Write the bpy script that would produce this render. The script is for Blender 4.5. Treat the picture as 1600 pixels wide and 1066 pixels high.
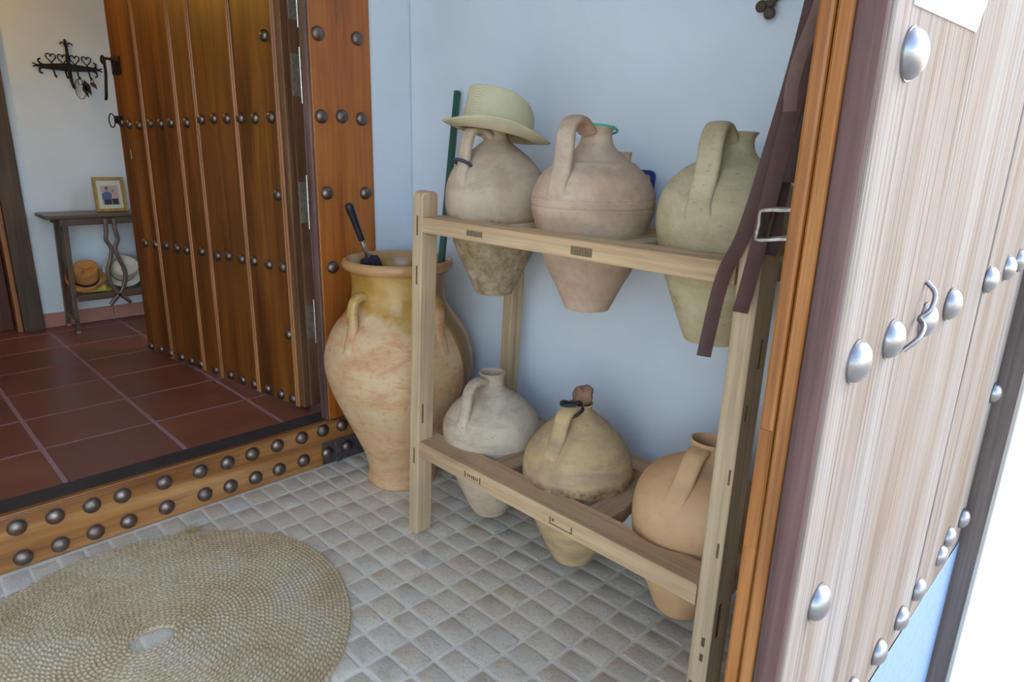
import bpy, bmesh, math, random
from mathutils import Vector, Matrix, noise

for o in list(bpy.data.objects):
    bpy.data.objects.remove(o, do_unlink=True)
scene = bpy.context.scene
COL = scene.collection
PI = math.pi

# ------------------------------------------------------------------ camera
CAM = Vector((0.0, 0.0, 1.45))
PITCH, ROLL, YAW = 0.2822535, 0.02756, 0.794106
F_PX = 1039.66
fwd = Vector((math.sin(YAW) * math.cos(PITCH), math.cos(YAW) * math.cos(PITCH), -math.sin(PITCH)))
rgt = Vector((math.cos(YAW), -math.sin(YAW), 0))
upv = rgt.cross(fwd)
CR = rgt * math.cos(ROLL) + upv * math.sin(ROLL)
CU = -rgt * math.sin(ROLL) + upv * math.cos(ROLL)
cam_data = bpy.data.cameras.new('camera')
cam_data.sensor_width = 36.0
cam_data.lens = F_PX / 1600 * 36.0
cam_data.clip_start = 0.02
cam = bpy.data.objects.new('camera', cam_data)
COL.objects.link(cam)
cam.matrix_world = Matrix(((CR.x, CU.x, -fwd.x, CAM.x), (CR.y, CU.y, -fwd.y, CAM.y), (CR.z, CU.z, -fwd.z, CAM.z), (0, 0, 0, 1)))
scene.camera = cam

# ------------------------------------------------------------------ sky, sun, exposure
SUN_DIR = Vector((0.62, -0.42, 0.66)).normalized()
world = bpy.data.worlds.new('world')
scene.world = world
world.use_nodes = True
wn = world.node_tree
for n in list(wn.nodes):
    wn.nodes.remove(n)
w_out = wn.nodes.new('ShaderNodeOutputWorld')
w_bg = wn.nodes.new('ShaderNodeBackground')
w_sky = wn.nodes.new('ShaderNodeTexSky')
w_sky.sky_type = 'NISHITA'
w_sky.sun_disc = False
w_sky.sun_elevation = math.asin(SUN_DIR.z)
w_sky.sun_rotation = math.atan2(SUN_DIR.x, SUN_DIR.y)
w_sky.air_density = 1.0
w_sky.dust_density = 0.6
w_hsv = wn.nodes.new('ShaderNodeHueSaturation')
w_hsv.inputs['Saturation'].default_value = 1.0
wn.links.new(w_sky.outputs[0], w_hsv.inputs['Color'])
wn.links.new(w_hsv.outputs[0], w_bg.inputs[0])
w_bg.inputs[1].default_value = 0.55
wn.links.new(w_bg.outputs[0], w_out.inputs[0])

sun_data = bpy.data.lights.new('sun', 'SUN')
sun_data.energy = 0.7
sun_data.angle = math.radians(0.6)
sun_data.color = (1.0, 0.96, 0.90)
sun = bpy.data.objects.new('sun', sun_data)
COL.objects.link(sun)
sun.rotation_euler = SUN_DIR.to_track_quat('Z', 'Y').to_euler()
sun.location = SUN_DIR * 8

vs = scene.view_settings
vs.view_transform = 'Standard'
vs.look = 'None'
vs.exposure = 0.93
vs.gamma = 1.0
vs.use_curve_mapping = False

# ------------------------------------------------------------------ material helpers
def lin(c):
    c = c / 255.0
    return c / 12.92 if c <= 0.04045 else ((c + 0.055) / 1.055) ** 2.4

def rgb(r, g, b):
    return (lin(r), lin(g), lin(b), 1.0)

class NT:
    def __init__(self, name, rough=0.7, spec=0.4, metallic=0.0, color=(0.5, 0.5, 0.5, 1)):
        self.m = bpy.data.materials.new(name)
        self.m.use_nodes = True
        self.t = self.m.node_tree
        self.b = self.t.nodes['Principled BSDF']
        self.b.inputs['Roughness'].default_value = rough
        self.b.inputs['Specular IOR Level'].default_value = spec
        self.b.inputs['Metallic'].default_value = metallic
        self.b.inputs['Base Color'].default_value = color
        self.tc = self.t.nodes.new('ShaderNodeTexCoord')
        self.oi = None
    def n(self, t, **kw):
        nd = self.t.nodes.new(t)
        for k, v in kw.items():
            setattr(nd, k, v)
        return nd
    def l(self, a, b):
        self.t.links.new(a, b)
    def coord(self, scale=(1, 1, 1), rnd=True, gen='Object', rot=(0, 0, 0)):
        mp = self.n('ShaderNodeMapping')
        mp.inputs['Scale'].default_value = scale
        mp.inputs['Rotation'].default_value = rot
        if rnd:
            if self.oi is None:
                self.oi = self.n('ShaderNodeObjectInfo')
                self.off = self.n('ShaderNodeVectorMath', operation='SCALE')
                cb = self.n('ShaderNodeCombineXYZ')
                for i in range(3):
                    self.l(self.oi.outputs['Random'], cb.inputs[i])
                self.l(cb.outputs[0], self.off.inputs[0])
                self.off.inputs['Scale'].default_value = 37.0
                self.cadd = self.n('ShaderNodeVectorMath', operation='ADD')
                self.l(self.tc.outputs[gen], self.cadd.inputs[0])
                self.l(self.off.outputs[0], self.cadd.inputs[1])
            self.l(self.cadd.outputs[0], mp.inputs[0])
        else:
            self.l(self.tc.outputs[gen], mp.inputs[0])
        return mp.outputs[0]
    def noise(self, vec, scale=5, detail=4, rough=0.55, dist=0.0):
        nd = self.n('ShaderNodeTexNoise')
        nd.inputs['Scale'].default_value = scale
        nd.inputs['Detail'].default_value = detail
        nd.inputs['Roughness'].default_value = rough
        nd.inputs['Distortion'].default_value = dist
        self.l(vec, nd.inputs['Vector'])
        return nd.outputs[0]
    def ramp(self, fac, stops, interp='LINEAR'):
        r = self.n('ShaderNodeValToRGB')
        r.color_ramp.interpolation = interp
        el = r.color_ramp.elements
        while len(el) < len(stops):
            el.new(0.5)
        for e, (p, c) in zip(el, stops):
            e.position = p
            e.color = c if len(c) == 4 else (*c, 1)
        self.l(fac, r.inputs[0])
        return r.outputs[0]
    def mix(self, fac, a, b, blend='MIX'):
        m = self.n('ShaderNodeMix', data_type='RGBA', blend_type=blend)
        if isinstance(fac, (int, float)):
            m.inputs['Factor'].default_value = fac
        else:
            self.l(fac, m.inputs['Factor'])
        for v, k in ((a, 'A'), (b, 'B')):
            s = [i for i in m.inputs if i.name == k and i.type == 'RGBA'][0]
            if isinstance(v, tuple):
                s.default_value = v
            else:
                self.l(v, s)
        return [o for o in m.outputs if o.type == 'RGBA'][0]
    def math(self, op, a, b=None, clamp=False):
        m = self.n('ShaderNodeMath', operation=op, use_clamp=clamp)
        for i, v in enumerate((a, b)):
            if v is None:
                continue
            if isinstance(v, (int, float)):
                m.inputs[i].default_value = v
            else:
                self.l(v, m.inputs[i])
        return m.outputs[0]
    def color(self, c):
        self.l(c, self.b.inputs['Base Color'])
    def rough(self, v):
        self.l(v, self.b.inputs['Roughness'])
    def bump(self, h, strength=0.3, dist=0.01):
        b = self.n('ShaderNodeBump')
        b.inputs['Strength'].default_value = strength
        b.inputs['Distance'].default_value = dist
        self.l(h, b.inputs['Height'])
        self.l(b.outputs[0], self.b.inputs['Normal'])

BW = lambda v: (v, v, v, 1)

def wood(name, dark, mid, light, axis='z', rough=0.6, spec=0.35, streak=0.5, bump=0.35, bscale=1.0, coat=0.0, knots=0.0):
    t = NT(name, rough, spec)
    ai = 'xyz'.index(axis)
    s1 = [7.0] * 3; s1[ai] = 0.55
    s2 = [75.0] * 3; s2[ai] = 1.6
    v1 = t.coord(tuple(s1)); v2 = t.coord(tuple(s2))
    n1 = t.noise(v1, 1.3, 6, 0.6, 0.7)
    n2 = t.noise(v2, 1.0, 4, 0.6, 0.3)
    n3 = t.noise(t.coord((2.2, 2.2, 2.2)), 1.0, 3, 0.5)
    col = t.ramp(n1, [(0.28, dark), (0.5, mid), (0.74, light)])
    st = t.ramp(n2, [(0.32, BW(1 - streak)), (0.55, BW(1.0))])
    col = t.mix(1.0, col, st, 'MULTIPLY')
    dirt = t.ramp(n3, [(0.35, BW(0.78)), (0.65, BW(1.0))])
    col = t.mix(1.0, col, dirt, 'MULTIPLY')
    if knots:
        s3 = [9.0] * 3; s3[ai] = 3.0
        vo = t.n('ShaderNodeTexVoronoi'); vo.inputs['Scale'].default_value = 0.55
        t.l(t.coord(tuple(s3)), vo.inputs['Vector'])
        k = t.ramp(vo.outputs['Distance'], [(0.05, BW(1 - knots)), (0.13, BW(1))])
        col = t.mix(1.0, col, k, 'MULTIPLY')
    t.color(col)
    h = t.mix(0.65, n1, n2)
    t.bump(h, bump, 0.004 * bscale)
    if coat:
        t.b.inputs['Coat Weight'].default_value = coat
        t.b.inputs['Coat Roughness'].default_value = 0.28
    return t.m

def metal(name, color, rough=0.4, spots=0.25, metallic=1.0, col2=None):
    t = NT(name, rough, 0.5, metallic)
    n1 = t.noise(t.coord((1, 1, 1)), 45, 5, 0.6)
    c2 = col2 or tuple(min(1, c * (1 - spots)) for c in color[:3]) + (1,)
    t.color(t.ramp(n1, [(0.35, c2), (0.62, color)]))
    t.rough(t.ramp(n1, [(0.3, BW(min(1, rough + 0.2))), (0.7, BW(rough))]))
    t.bump(n1, 0.2, 0.002)
    return t.m

def plain(name, color, rough=0.6, spec=0.4, var=0.12, scale=20, bump=0.1, metallic=0.0):
    t = NT(name, rough, spec, metallic)
    n1 = t.noise(t.coord((1, 1, 1)), scale, 4, 0.6)
    c2 = tuple(c * (1 - var) for c in color[:3]) + (1,)
    t.color(t.ramp(n1, [(0.35, c2), (0.65, color)]))
    if bump:
        t.bump(n1, bump, 0.003)
    return t.m

def plaster(name, c=(0.84, 0.84, 0.82, 1)):
    t = NT(name, 0.85, 0.2)
    n1 = t.noise(t.coord((1, 1, 1), False), 2.2, 5, 0.55)
    n2 = t.noise(t.coord((1, 1, 1), False), 60, 4, 0.6)
    c2 = tuple(v * 0.93 for v in c[:3]) + (1,)
    t.color(t.ramp(n1, [(0.35, c2), (0.6, c)]))
    t.bump(t.mix(0.3, n1, n2), 0.25, 0.01)
    return t.m

def clay(name, base, alt, dark, rings=1.0, speck=0.3, mott=0.5, crust=None, crust_col=None):
    """crust = (z_low, z_high, width) zone on the pot where an old lime or dirt crust sits"""
    t = NT(name, 0.85, 0.2)
    c = t.coord((1, 1, 1))
    n1 = t.noise(c, 5.5, 6, 0.62, 0.3)
    n2 = t.noise(c, 60, 5, 0.65)
    n3 = t.noise(t.coord((2.2, 2.2, 7)), 1.9, 6, 0.68, 0.5)
    n4 = t.noise(c, 14, 6, 0.7, 0.2)
    col = t.ramp(n1, [(0.34, alt), (0.60, base)])
    col = t.mix(t.math('MULTIPLY', t.ramp(n3, [(0.46, BW(0)), (0.64, BW(1))]), mott), col, dark)
    col = t.mix(t.math('MULTIPLY', t.ramp(n4, [(0.60, BW(0)), (0.72, BW(1))]), mott * 0.5), col, tuple(min(1, v * 1.18) for v in base[:3]) + (1,))
    sp = t.ramp(n2, [(0.26, BW(1 - speck)), (0.40, BW(1))])
    col = t.mix(1.0, col, sp, 'MULTIPLY')
    h = t.mix(0.5, n1, n2)
    if crust:
        z0, z1, w = crust
        sx = t.n('ShaderNodeSeparateXYZ')
        t.l(t.tc.outputs['Object'], sx.inputs[0])
        nz = t.noise(t.coord((1, 1, 0.6)), 16, 5, 0.7)
        zz = t.math('ADD', sx.outputs['Z'], t.math('MULTIPLY', t.math('SUBTRACT', nz, 0.5), w))
        a = t.n('ShaderNodeMapRange'); a.inputs[1].default_value = z0; a.inputs[2].default_value = z0 + 0.02
        t.l(zz, a.inputs[0])
        b = t.n('ShaderNodeMapRange'); b.inputs[1].default_value = z1; b.inputs[2].default_value = z1 + 0.02
        b.inputs[3].default_value = 1; b.inputs[4].default_value = 0
        t.l(zz, b.inputs[0])
        mk = t.math('MULTIPLY', a.outputs[0], b.outputs[0])
        nn = t.noise(t.coord((1, 1, 1)), 30, 6, 0.75)
        mk = t.math('MULTIPLY', mk, t.ramp(nn, [(0.34, BW(0.1)), (0.62, BW(0.9))]))
        col = t.mix(mk, col, crust_col)
    t.color(col)
    if rings:
        wv = t.n('ShaderNodeTexWave', wave_type='BANDS', bands_direction='Z')
        wv.inputs['Scale'].default_value = 7.0
        wv.inputs['Distortion'].default_value = 3.0
        wv.inputs['Detail'].default_value = 3.0
        t.l(t.coord((0.3, 0.3, 1)), wv.inputs['Vector'])
        h = t.mix(0.10 * rings, h, wv.outputs['Color'])
    t.bump(h, 0.4, 0.007)
    return t.m

M = {}
M['plaster'] = plaster('blued_limewash', (0.72, 0.77, 0.82, 1))
M['plaster_in'] = plaster('limewash_room', (0.70, 0.74, 0.74, 1))
M['facade'] = plaster('facade_plaster', (0.88, 0.86, 0.82, 1))
M['ground'] = plain('pale_concrete', rgb(178, 168, 154), 0.9, 0.2, 0.1, 6, 0.2)
M['grout'] = plain('porch_grout', rgb(238, 228, 208), 0.95, 0.1, 0.12, 30, 0.4)
M['grout_in'] = plain('terracotta_grout', rgb(176, 138, 140), 0.85, 0.2, 0.15, 30, 0.3)
M['rackwood_z'] = wood('pine_upright', rgb(164, 128, 90), rgb(208, 178, 138), rgb(226, 202, 164), 'z', 0.75, 0.25, 0.26, 0.3, knots=0.3)
M['rackwood_y'] = wood('pine_rail', rgb(176, 134, 94), rgb(214, 178, 136), rgb(230, 200, 160), 'y', 0.75, 0.25, 0.22, 0.3, knots=0.25)
M['rackwood_x'] = wood('pine_crossbar', rgb(158, 124, 90), rgb(200, 170, 132), rgb(220, 194, 156), 'x', 0.75, 0.25, 0.25, 0.3)
M['door_z'] = wood('varnished_oak', rgb(82, 44, 12), rgb(132, 76, 22), rgb(164, 102, 36), 'z', 0.45, 0.4, 0.4, 0.35, coat=0.15, knots=0.3)
M['door_mold'] = wood('varnished_bead', rgb(124, 68, 26), rgb(172, 108, 52), rgb(196, 136, 76), 'z', 0.4, 0.5, 0.3, 0.25, coat=0.3)
M['door_edge'] = wood('worn_door_edge', rgb(66, 40, 24), rgb(112, 74, 46), rgb(150, 112, 78), 'z', 0.6, 0.4, 0.4, 0.35)
M['jamb'] = wood('varnished_jamb', rgb(130, 66, 20), rgb(176, 98, 34), rgb(202, 128, 56), 'z', 0.42, 0.5, 0.28, 0.3, coat=0.35, knots=0.45)
M['sill'] = wood('worn_sill', rgb(124, 72, 28), rgb(176, 116, 58), rgb(202, 152, 98), 'x', 0.5, 0.45, 0.3, 0.35, coat=0.2)
M['orange'] = wood('orange_varnish', rgb(104, 56, 14), rgb(152, 88, 26), rgb(190, 134, 74), 'z', 0.5, 0.4, 0.4, 0.4, coat=0.15, knots=0.3)
M['brown'] = wood('brown_paint_wood', rgb(70, 46, 42), rgb(104, 74, 66), rgb(144, 114, 104), 'z', 0.6, 0.3, 0.4, 0.4, knots=0.3)
M['framebrown'] = wood('dark_frame_wood', rgb(70, 56, 50), rgb(98, 82, 74), rgb(122, 104, 94), 'z', 0.6, 0.4, 0.3, 0.3)
def weathered_mat():
    t = NT('sun_bleached_wood', 0.8, 0.15)
    a = t.noise(t.coord((5, 5, 0.5)), 1.2, 5, 0.6, 0.6)
    b = t.noise(t.coord((170, 170, 1.3)), 1.0, 4, 0.6, 0.2)
    c = t.noise(t.coord((34, 34, 0.45)), 1.0, 5, 0.62, 0.6)
    d = t.noise(t.coord((12, 12, 1.2)), 1.1, 4, 0.6, 0.8)
    col = t.ramp(a, [(0.30, rgb(112, 88, 68)), (0.46, rgb(134, 118, 104)), (0.70, rgb(144, 135, 127))])
    col = t.mix(t.ramp(d, [(0.56, BW(0)), (0.72, BW(0.6))]), col, rgb(126, 88, 56))
    col = t.mix(1.0, col, t.ramp(b, [(0.30, BW(0.55)), (0.54, BW(1.0))]), 'MULTIPLY')
    col = t.mix(t.ramp(c, [(0.30, BW(0.9)), (0.40, BW(0.0))]), col, rgb(72, 56, 50))
    t.color(col)
    t.bump(t.mix(0.5, b, c), 0.9, 0.007)
    return t.m
M['weathered'] = weathered_mat()
M['darkpost'] = wood('dark_house_wood', rgb(58, 42, 28), rgb(92, 70, 48), rgb(116, 92, 66), 'z', 0.6, 0.4, 0.35, 0.3)
M['redwood'] = wood('reddish_door_wood', rgb(62, 28, 16), rgb(94, 46, 26), rgb(112, 62, 36), 'z', 0.5, 0.4, 0.3, 0.25)
M['table'] = wood('walnut_table', rgb(54, 38, 26), rgb(92, 68, 48), rgb(118, 92, 68), 'x', 0.4, 0.5, 0.3, 0.2, coat=0.3)
M['iron'] = metal('bronzed_iron_stud', rgb(142, 126, 116), 0.36, 0.4)
M['iron_dark'] = metal('black_wrought_iron', rgb(48, 42, 38), 0.5, 0.3, 0.7)
M['iron_strap'] = metal('grey_iron_strap', rgb(112, 104, 102), 0.5, 0.4, 0.8)
M['iron_brown'] = metal('brown_painted_iron', rgb(96, 78, 66), 0.55, 0.3, 0.3)
M['steel_stud'] = metal('grey_steel_stud', rgb(150, 146, 144), 0.3, 0.2)
M['steel'] = metal('galvanised_steel', rgb(188, 182, 172), 0.35, 0.3, 1.0, rgb(128, 112, 96))
M['hinge'] = metal('old_hinge_steel', rgb(150, 138, 118), 0.5, 0.35, 0.5)
M['zinc'] = metal('zinc_kick_plate', rgb(124, 146, 176), 0.5, 0.12, 0.4)
M['slate'] = plain('dark_slate', rgb(62, 60, 60), 0.6, 0.4, 0.3, 14, 0.3)
M['leather'] = plain('brown_leather', rgb(98, 70, 62), 0.55, 0.4, 0.25, 18, 0.25)
M['leather2'] = plain('dark_brown_leather', rgb(78, 56, 52), 0.55, 0.4, 0.25, 18, 0.25)
M['leather3'] = plain('light_brown_leather', rgb(128, 98, 84), 0.6, 0.3, 0.25, 18, 0.25)
M['black'] = plain('black_plastic', rgb(34, 34, 40), 0.28, 0.5, 0.2, 20, 0.0)
M['fabric_black'] = plain('black_umbrella_cloth', rgb(48, 44, 54), 0.8, 0.3, 0.3, 40, 0.4)
M['chrome'] = metal('chrome_shaft', rgb(206, 204, 196), 0.18, 0.1)
M['green'] = wood('green_paint', rgb(22, 58, 44), rgb(34, 86, 64), rgb(52, 110, 84), 'z', 0.45, 0.45, 0.25, 0.2)
M['rubber'] = plain('blue_black_rubber', rgb(66, 68, 82), 0.5, 0.4, 0.2, 30, 0.2)
M['rubber2'] = plain('black_cord', rgb(52, 52, 54), 0.6, 0.4, 0.2, 30, 0.2)
M['turq'] = plain('turquoise_cord', rgb(84, 190, 160), 0.6, 0.3, 0.15, 40, 0.2)
M['stone'] = plain('reddish_stone', rgb(160, 122, 98), 0.85, 0.2, 0.3, 26, 0.6)
M['blue_glaze'] = plain('cobalt_glaze', rgb(24, 52, 128), 0.25, 0.5, 0.2, 12, 0.1)
M['yellow_glaze'] = plain('yellow_glaze', rgb(178, 164, 70), 0.3, 0.5, 0.3, 18, 0.1)
M['white_glaze'] = plain('white_glaze', rgb(196, 206, 210), 0.3, 0.5, 0.1, 18, 0.1)
M['gold'] = plain('gold_frame', rgb(190, 156, 84), 0.4, 0.5, 0.3, 60, 0.3, 0.35)
M['mount'] = plain('ivory_mount', rgb(206, 196, 176), 0.8, 0.2, 0.05, 10, 0)
M['print_bg'] = plain('print_grey', rgb(168, 160, 156), 0.5, 0.4, 0.08, 10, 0)
M['print_blue'] = plain('print_blue', rgb(78, 88, 120), 0.5, 0.4, 0.15, 60, 0)
M['print_dark'] = plain('print_dark', rgb(42, 38, 48), 0.5, 0.4, 0.15, 60, 0)
M['print_skin'] = plain('print_skin', rgb(170, 118, 96), 0.5, 0.4, 0.08, 60, 0)
M['print_pink'] = plain('print_pink', rgb(196, 150, 140), 0.5, 0.4, 0.1, 60, 0)
M['mark'] = plain('burnt_wood_mark', rgb(142, 122, 92), 0.8, 0.2, 0.3, 90, 0.2)
M['socket'] = plain('dark_mortise', rgb(124, 100, 74), 0.9, 0.1, 0.3, 60, 0.2)
M['bread_dark'] = plain('key_tag_red', rgb(106, 58, 46), 0.7, 0.3, 0.2, 30, 0.1)
M['whitepatch'] = plain('white_painted_patch', rgb(226, 224, 226), 0.5, 0.4, 0.06, 25, 0.2)
M['band_dark'] = plain('dark_hat_band', rgb(40, 42, 36), 0.8, 0.2, 0.2, 60, 0.2)
M['shade'] = plain('lamp_shade_linen', rgb(220, 196, 150), 0.8, 0.2, 0.1, 40, 0.1)

M['jug_a'] = clay('clay_grey_pink', rgb(206, 184, 158), rgb(184, 156, 128), rgb(158, 142, 116), crust=(-0.05, 0.265, 0.07), crust_col=rgb(126, 110, 68))
M['jug_b'] = clay('clay_rose_buff', rgb(210, 184, 158), rgb(186, 146, 118), rgb(166, 144, 122))
M['jug_c'] = clay('clay_olive_buff', rgb(202, 186, 148), rgb(182, 164, 124), rgb(156, 138, 104), speck=0.5)
M['jug_d'] = clay('clay_grey_buff', rgb(216, 196, 168), rgb(190, 166, 140), rgb(158, 138, 118), speck=0.45, mott=0.6)
M['jug_e'] = clay('clay_yellow_buff', rgb(216, 186, 134), rgb(188, 156, 114), rgb(158, 134, 114), mott=0.65, crust=(0.295, 0.342, 0.05), crust_col=rgb(96, 64, 36))
M['jug_f'] = clay('clay_orange_buff', rgb(220, 178, 130), rgb(206, 158, 112), rgb(214, 180, 140), rings=0.4, speck=0.12, mott=0.4)

def pot_mat():
    t = NT('glazed_oil_jar', 0.75, 0.4)
    c = t.coord((1, 1, 1))
    n1 = t.noise(c, 5, 5, 0.6, 0.5)
    n3 = t.noise(t.coord((2.4, 2.4, 6.5)), 1.7, 6, 0.68, 0.5)
    n2 = t.noise(c, 40, 4, 0.6)
    body = t.ramp(n1, [(0.3, rgb(206, 160, 112)), (0.6, rgb(222, 186, 140))])
    body = t.mix(t.ramp(n3, [(0.50, BW(0)), (0.62, BW(0.7))]), body, rgb(202, 140, 94))
    body = t.mix(t.ramp(n3, [(0.30, BW(0.5)), (0.44, BW(0))]), body, rgb(222, 206, 178))
    body = t.mix(1.0, body, t.ramp(n2, [(0.28, BW(0.78)), (0.46, BW(1))]), 'MULTIPLY')
    sx = t.n('ShaderNodeSeparateXYZ'); t.l(t.tc.outputs['Object'], sx.inputs[0])
    ang = t.math('ARCTAN2', sx.outputs['Y'], sx.outputs['X'])
    # glaze runs from the mouth, with one long run on the house side of the wall
    d1 = t.math('ABSOLUTE', t.math('SUBTRACT', ang, -1.10))
    r1 = t.n('ShaderNodeMapRange'); r1.inputs[1].default_value = 0.0; r1.inputs[2].default_value = 0.22
    r1.inputs[3].default_value = 0.52; r1.inputs[4].default_value = 0.0
    t.l(d1, r1.inputs[0])
    wob = t.math('MULTIPLY', t.math('SUBTRACT', t.noise(t.coord((3, 3, 0.6)), 1.6, 3, 0.5), 0.5), 0.30)
    zz = t.math('ADD', t.math('ADD', sx.outputs['Z'], r1.outputs[0]), wob)
    g = t.n('ShaderNodeMapRange'); g.inputs[1].default_value = 0.765; g.inputs[2].default_value = 0.79
    t.l(zz, g.inputs[0])
    gl = t.ramp(n1, [(0.28, rgb(156, 104, 24)), (0.46, rgb(184, 138, 58)), (0.62, rgb(200, 162, 98)), (0.78, rgb(150, 132, 30))])
    gl = t.mix(t.ramp(d1, [(0.10, BW(0.85)), (0.26, BW(0))]), gl, rgb(120, 80, 22))
    rim = t.n('ShaderNodeMapRange'); rim.inputs[1].default_value = 0.955; rim.inputs[2].default_value = 0.965
    t.l(t.math('ADD', sx.outputs['Z'], t.math('MULTIPLY', wob, 0.1)), rim.inputs[0])
    gl = t.mix(t.math('MULTIPLY', rim.outputs[0], 0.55), gl, rgb(186, 130, 96))
    col = t.mix(t.math('MULTIPLY', g.outputs[0], 0.92), body, gl)
    t.color(col)
    t.rough(t.math('SUBTRACT', 0.8, t.math('MULTIPLY', g.outputs[0], 0.58)))
    t.bump(t.mix(0.5, n1, n3), 0.3, 0.008)
    return t.m
M['pot'] = pot_mat()

def tile_mat():
    t = NT('tumbled_stone_tile', 0.8, 0.3)
    c = t.coord((1, 1, 1))
    base = t.ramp(t.oi.outputs['Random'], [(0.0, rgb(212, 200, 178)), (0.22, rgb(216, 203, 180)), (0.42, rgb(208, 197, 176)), (0.6, rgb(214, 200, 175)), (0.82, rgb(214, 194, 170)), (0.90, rgb(212, 202, 184)), (0.97, rgb(212, 196, 164)), (1.0, rgb(220, 208, 190))], 'CONSTANT')
    n1 = t.noise(c, 24, 5, 0.62, 0.5)
    n2 = t.noise(c, 80, 5, 0.7)
    n3 = t.noise(c, 9, 3, 0.5)
    col = t.mix(t.ramp(n3, [(0.56, BW(0)), (0.74, BW(0.45))]), base, rgb(206, 174, 142))
    col = t.mix(t.ramp(n3, [(0.26, BW(0.3)), (0.42, BW(0))]), col, rgb(186, 178, 164))
    col = t.mix(t.ramp(n1, [(0.46, BW(0)), (0.72, BW(0.6))]), col, rgb(222, 210, 190))
    col = t.mix(1.0, col, t.ramp(n2, [(0.28, BW(0.62)), (0.44, BW(1))]), 'MULTIPLY')
    t.color(col)
    t.bump(t.mix(0.5, n1, n2), 0.6, 0.008)
    return t.m
M['tile'] = tile_mat()

def terra_mat():
    t = NT('waxed_terracotta', 0.32, 0.5)
    c = t.coord((1, 1, 1))
    base = t.ramp(t.oi.outputs['Random'], [(0.0, rgb(130, 78, 60)), (0.5, rgb(142, 86, 66)), (1.0, rgb(124, 76, 62))])
    n1 = t.noise(c, 5, 5, 0.6)
    col = t.mix(1.0, base, t.ramp(n1, [(0.3, BW(0.75)), (0.65, BW(1.08))]), 'MULTIPLY')
    t.color(col)
    t.rough(t.ramp(n1, [(0.3, BW(0.28)), (0.7, BW(0.46))]))
    t.bump(n1, 0.12, 0.01)
    return t.m
M['terra'] = terra_mat()
M['baseboard'] = plain('terracotta_skirting', rgb(182, 124, 104), 0.5, 0.4, 0.12, 6, 0.1)

def straw_mat(name, dark, mid, light, scale=90.0, rough=0.8):
    t = NT(name, rough, 0.3)
    c = t.coord((1, 1, 1))
    n1 = t.noise(c, 12, 4, 0.6)
    ck = t.n('ShaderNodeTexWave', wave_type='BANDS', bands_direction='DIAGONAL'); ck.inputs['Scale'].default_value = scale
    ck.inputs['Distortion'].default_value = 1.5
    t.l(c, ck.inputs['Vector'])
    ck2 = t.n('ShaderNodeTexWave', wave_type='BANDS', bands_direction='Z'); ck2.inputs['Scale'].default_value = scale
    ck2.inputs['Distortion'].default_value = 1.5
    t.l(c, ck2.inputs['Vector'])
    h = t.mix(0.5, ck.outputs['Color'], ck2.outputs['Color'])
    col = t.ramp(n1, [(0.3, mid), (0.7, light)])
    col = t.mix(t.ramp(h, [(0.25, BW(0.55)), (0.6, BW(0))]), col, dark)
    t.color(col)
    t.bump(h, 0.3, 0.003)
    return t.m
M['straw'] = straw_mat('palm_straw', rgb(176, 158, 112), rgb(208, 196, 156), rgb(224, 214, 180))
M['straw_orange'] = straw_mat('honey_straw', rgb(140, 84, 36), rgb(182, 118, 58), rgb(206, 148, 84), 60)
M['straw_yellow'] = straw_mat('yellow_straw', rgb(160, 140, 40), rgb(196, 176, 66), rgb(216, 196, 92), 60)
M['straw_cream'] = straw_mat('cream_straw', rgb(170, 158, 130), rgb(204, 194, 168), rgb(220, 212, 190), 80)

def esparto_mat():
    t = NT('esparto_braid', 0.85, 0.25)
    c = t.coord((1, 1, 1), False)
    n1 = t.noise(c, 3.5, 4, 0.6)
    n2 = t.noise(c, 160, 3, 0.6)
    col = t.ramp(n1, [(0.3, rgb(186, 156, 112)), (0.55, rgb(208, 184, 146)), (0.75, rgb(212, 196, 168))])
    col = t.mix(1.0, col, t.ramp(n2, [(0.3, BW(0.6)), (0.6, BW(1.05))]), 'MULTIPLY')
    t.color(col)
    t.bump(n2, 0.4, 0.003)
    return t.m
M['esparto'] = esparto_mat()
M['esparto_straw'] = plain('esparto_tuft', rgb(196, 176, 112), 0.8, 0.3, 0.3, 60, 0.1)

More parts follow.
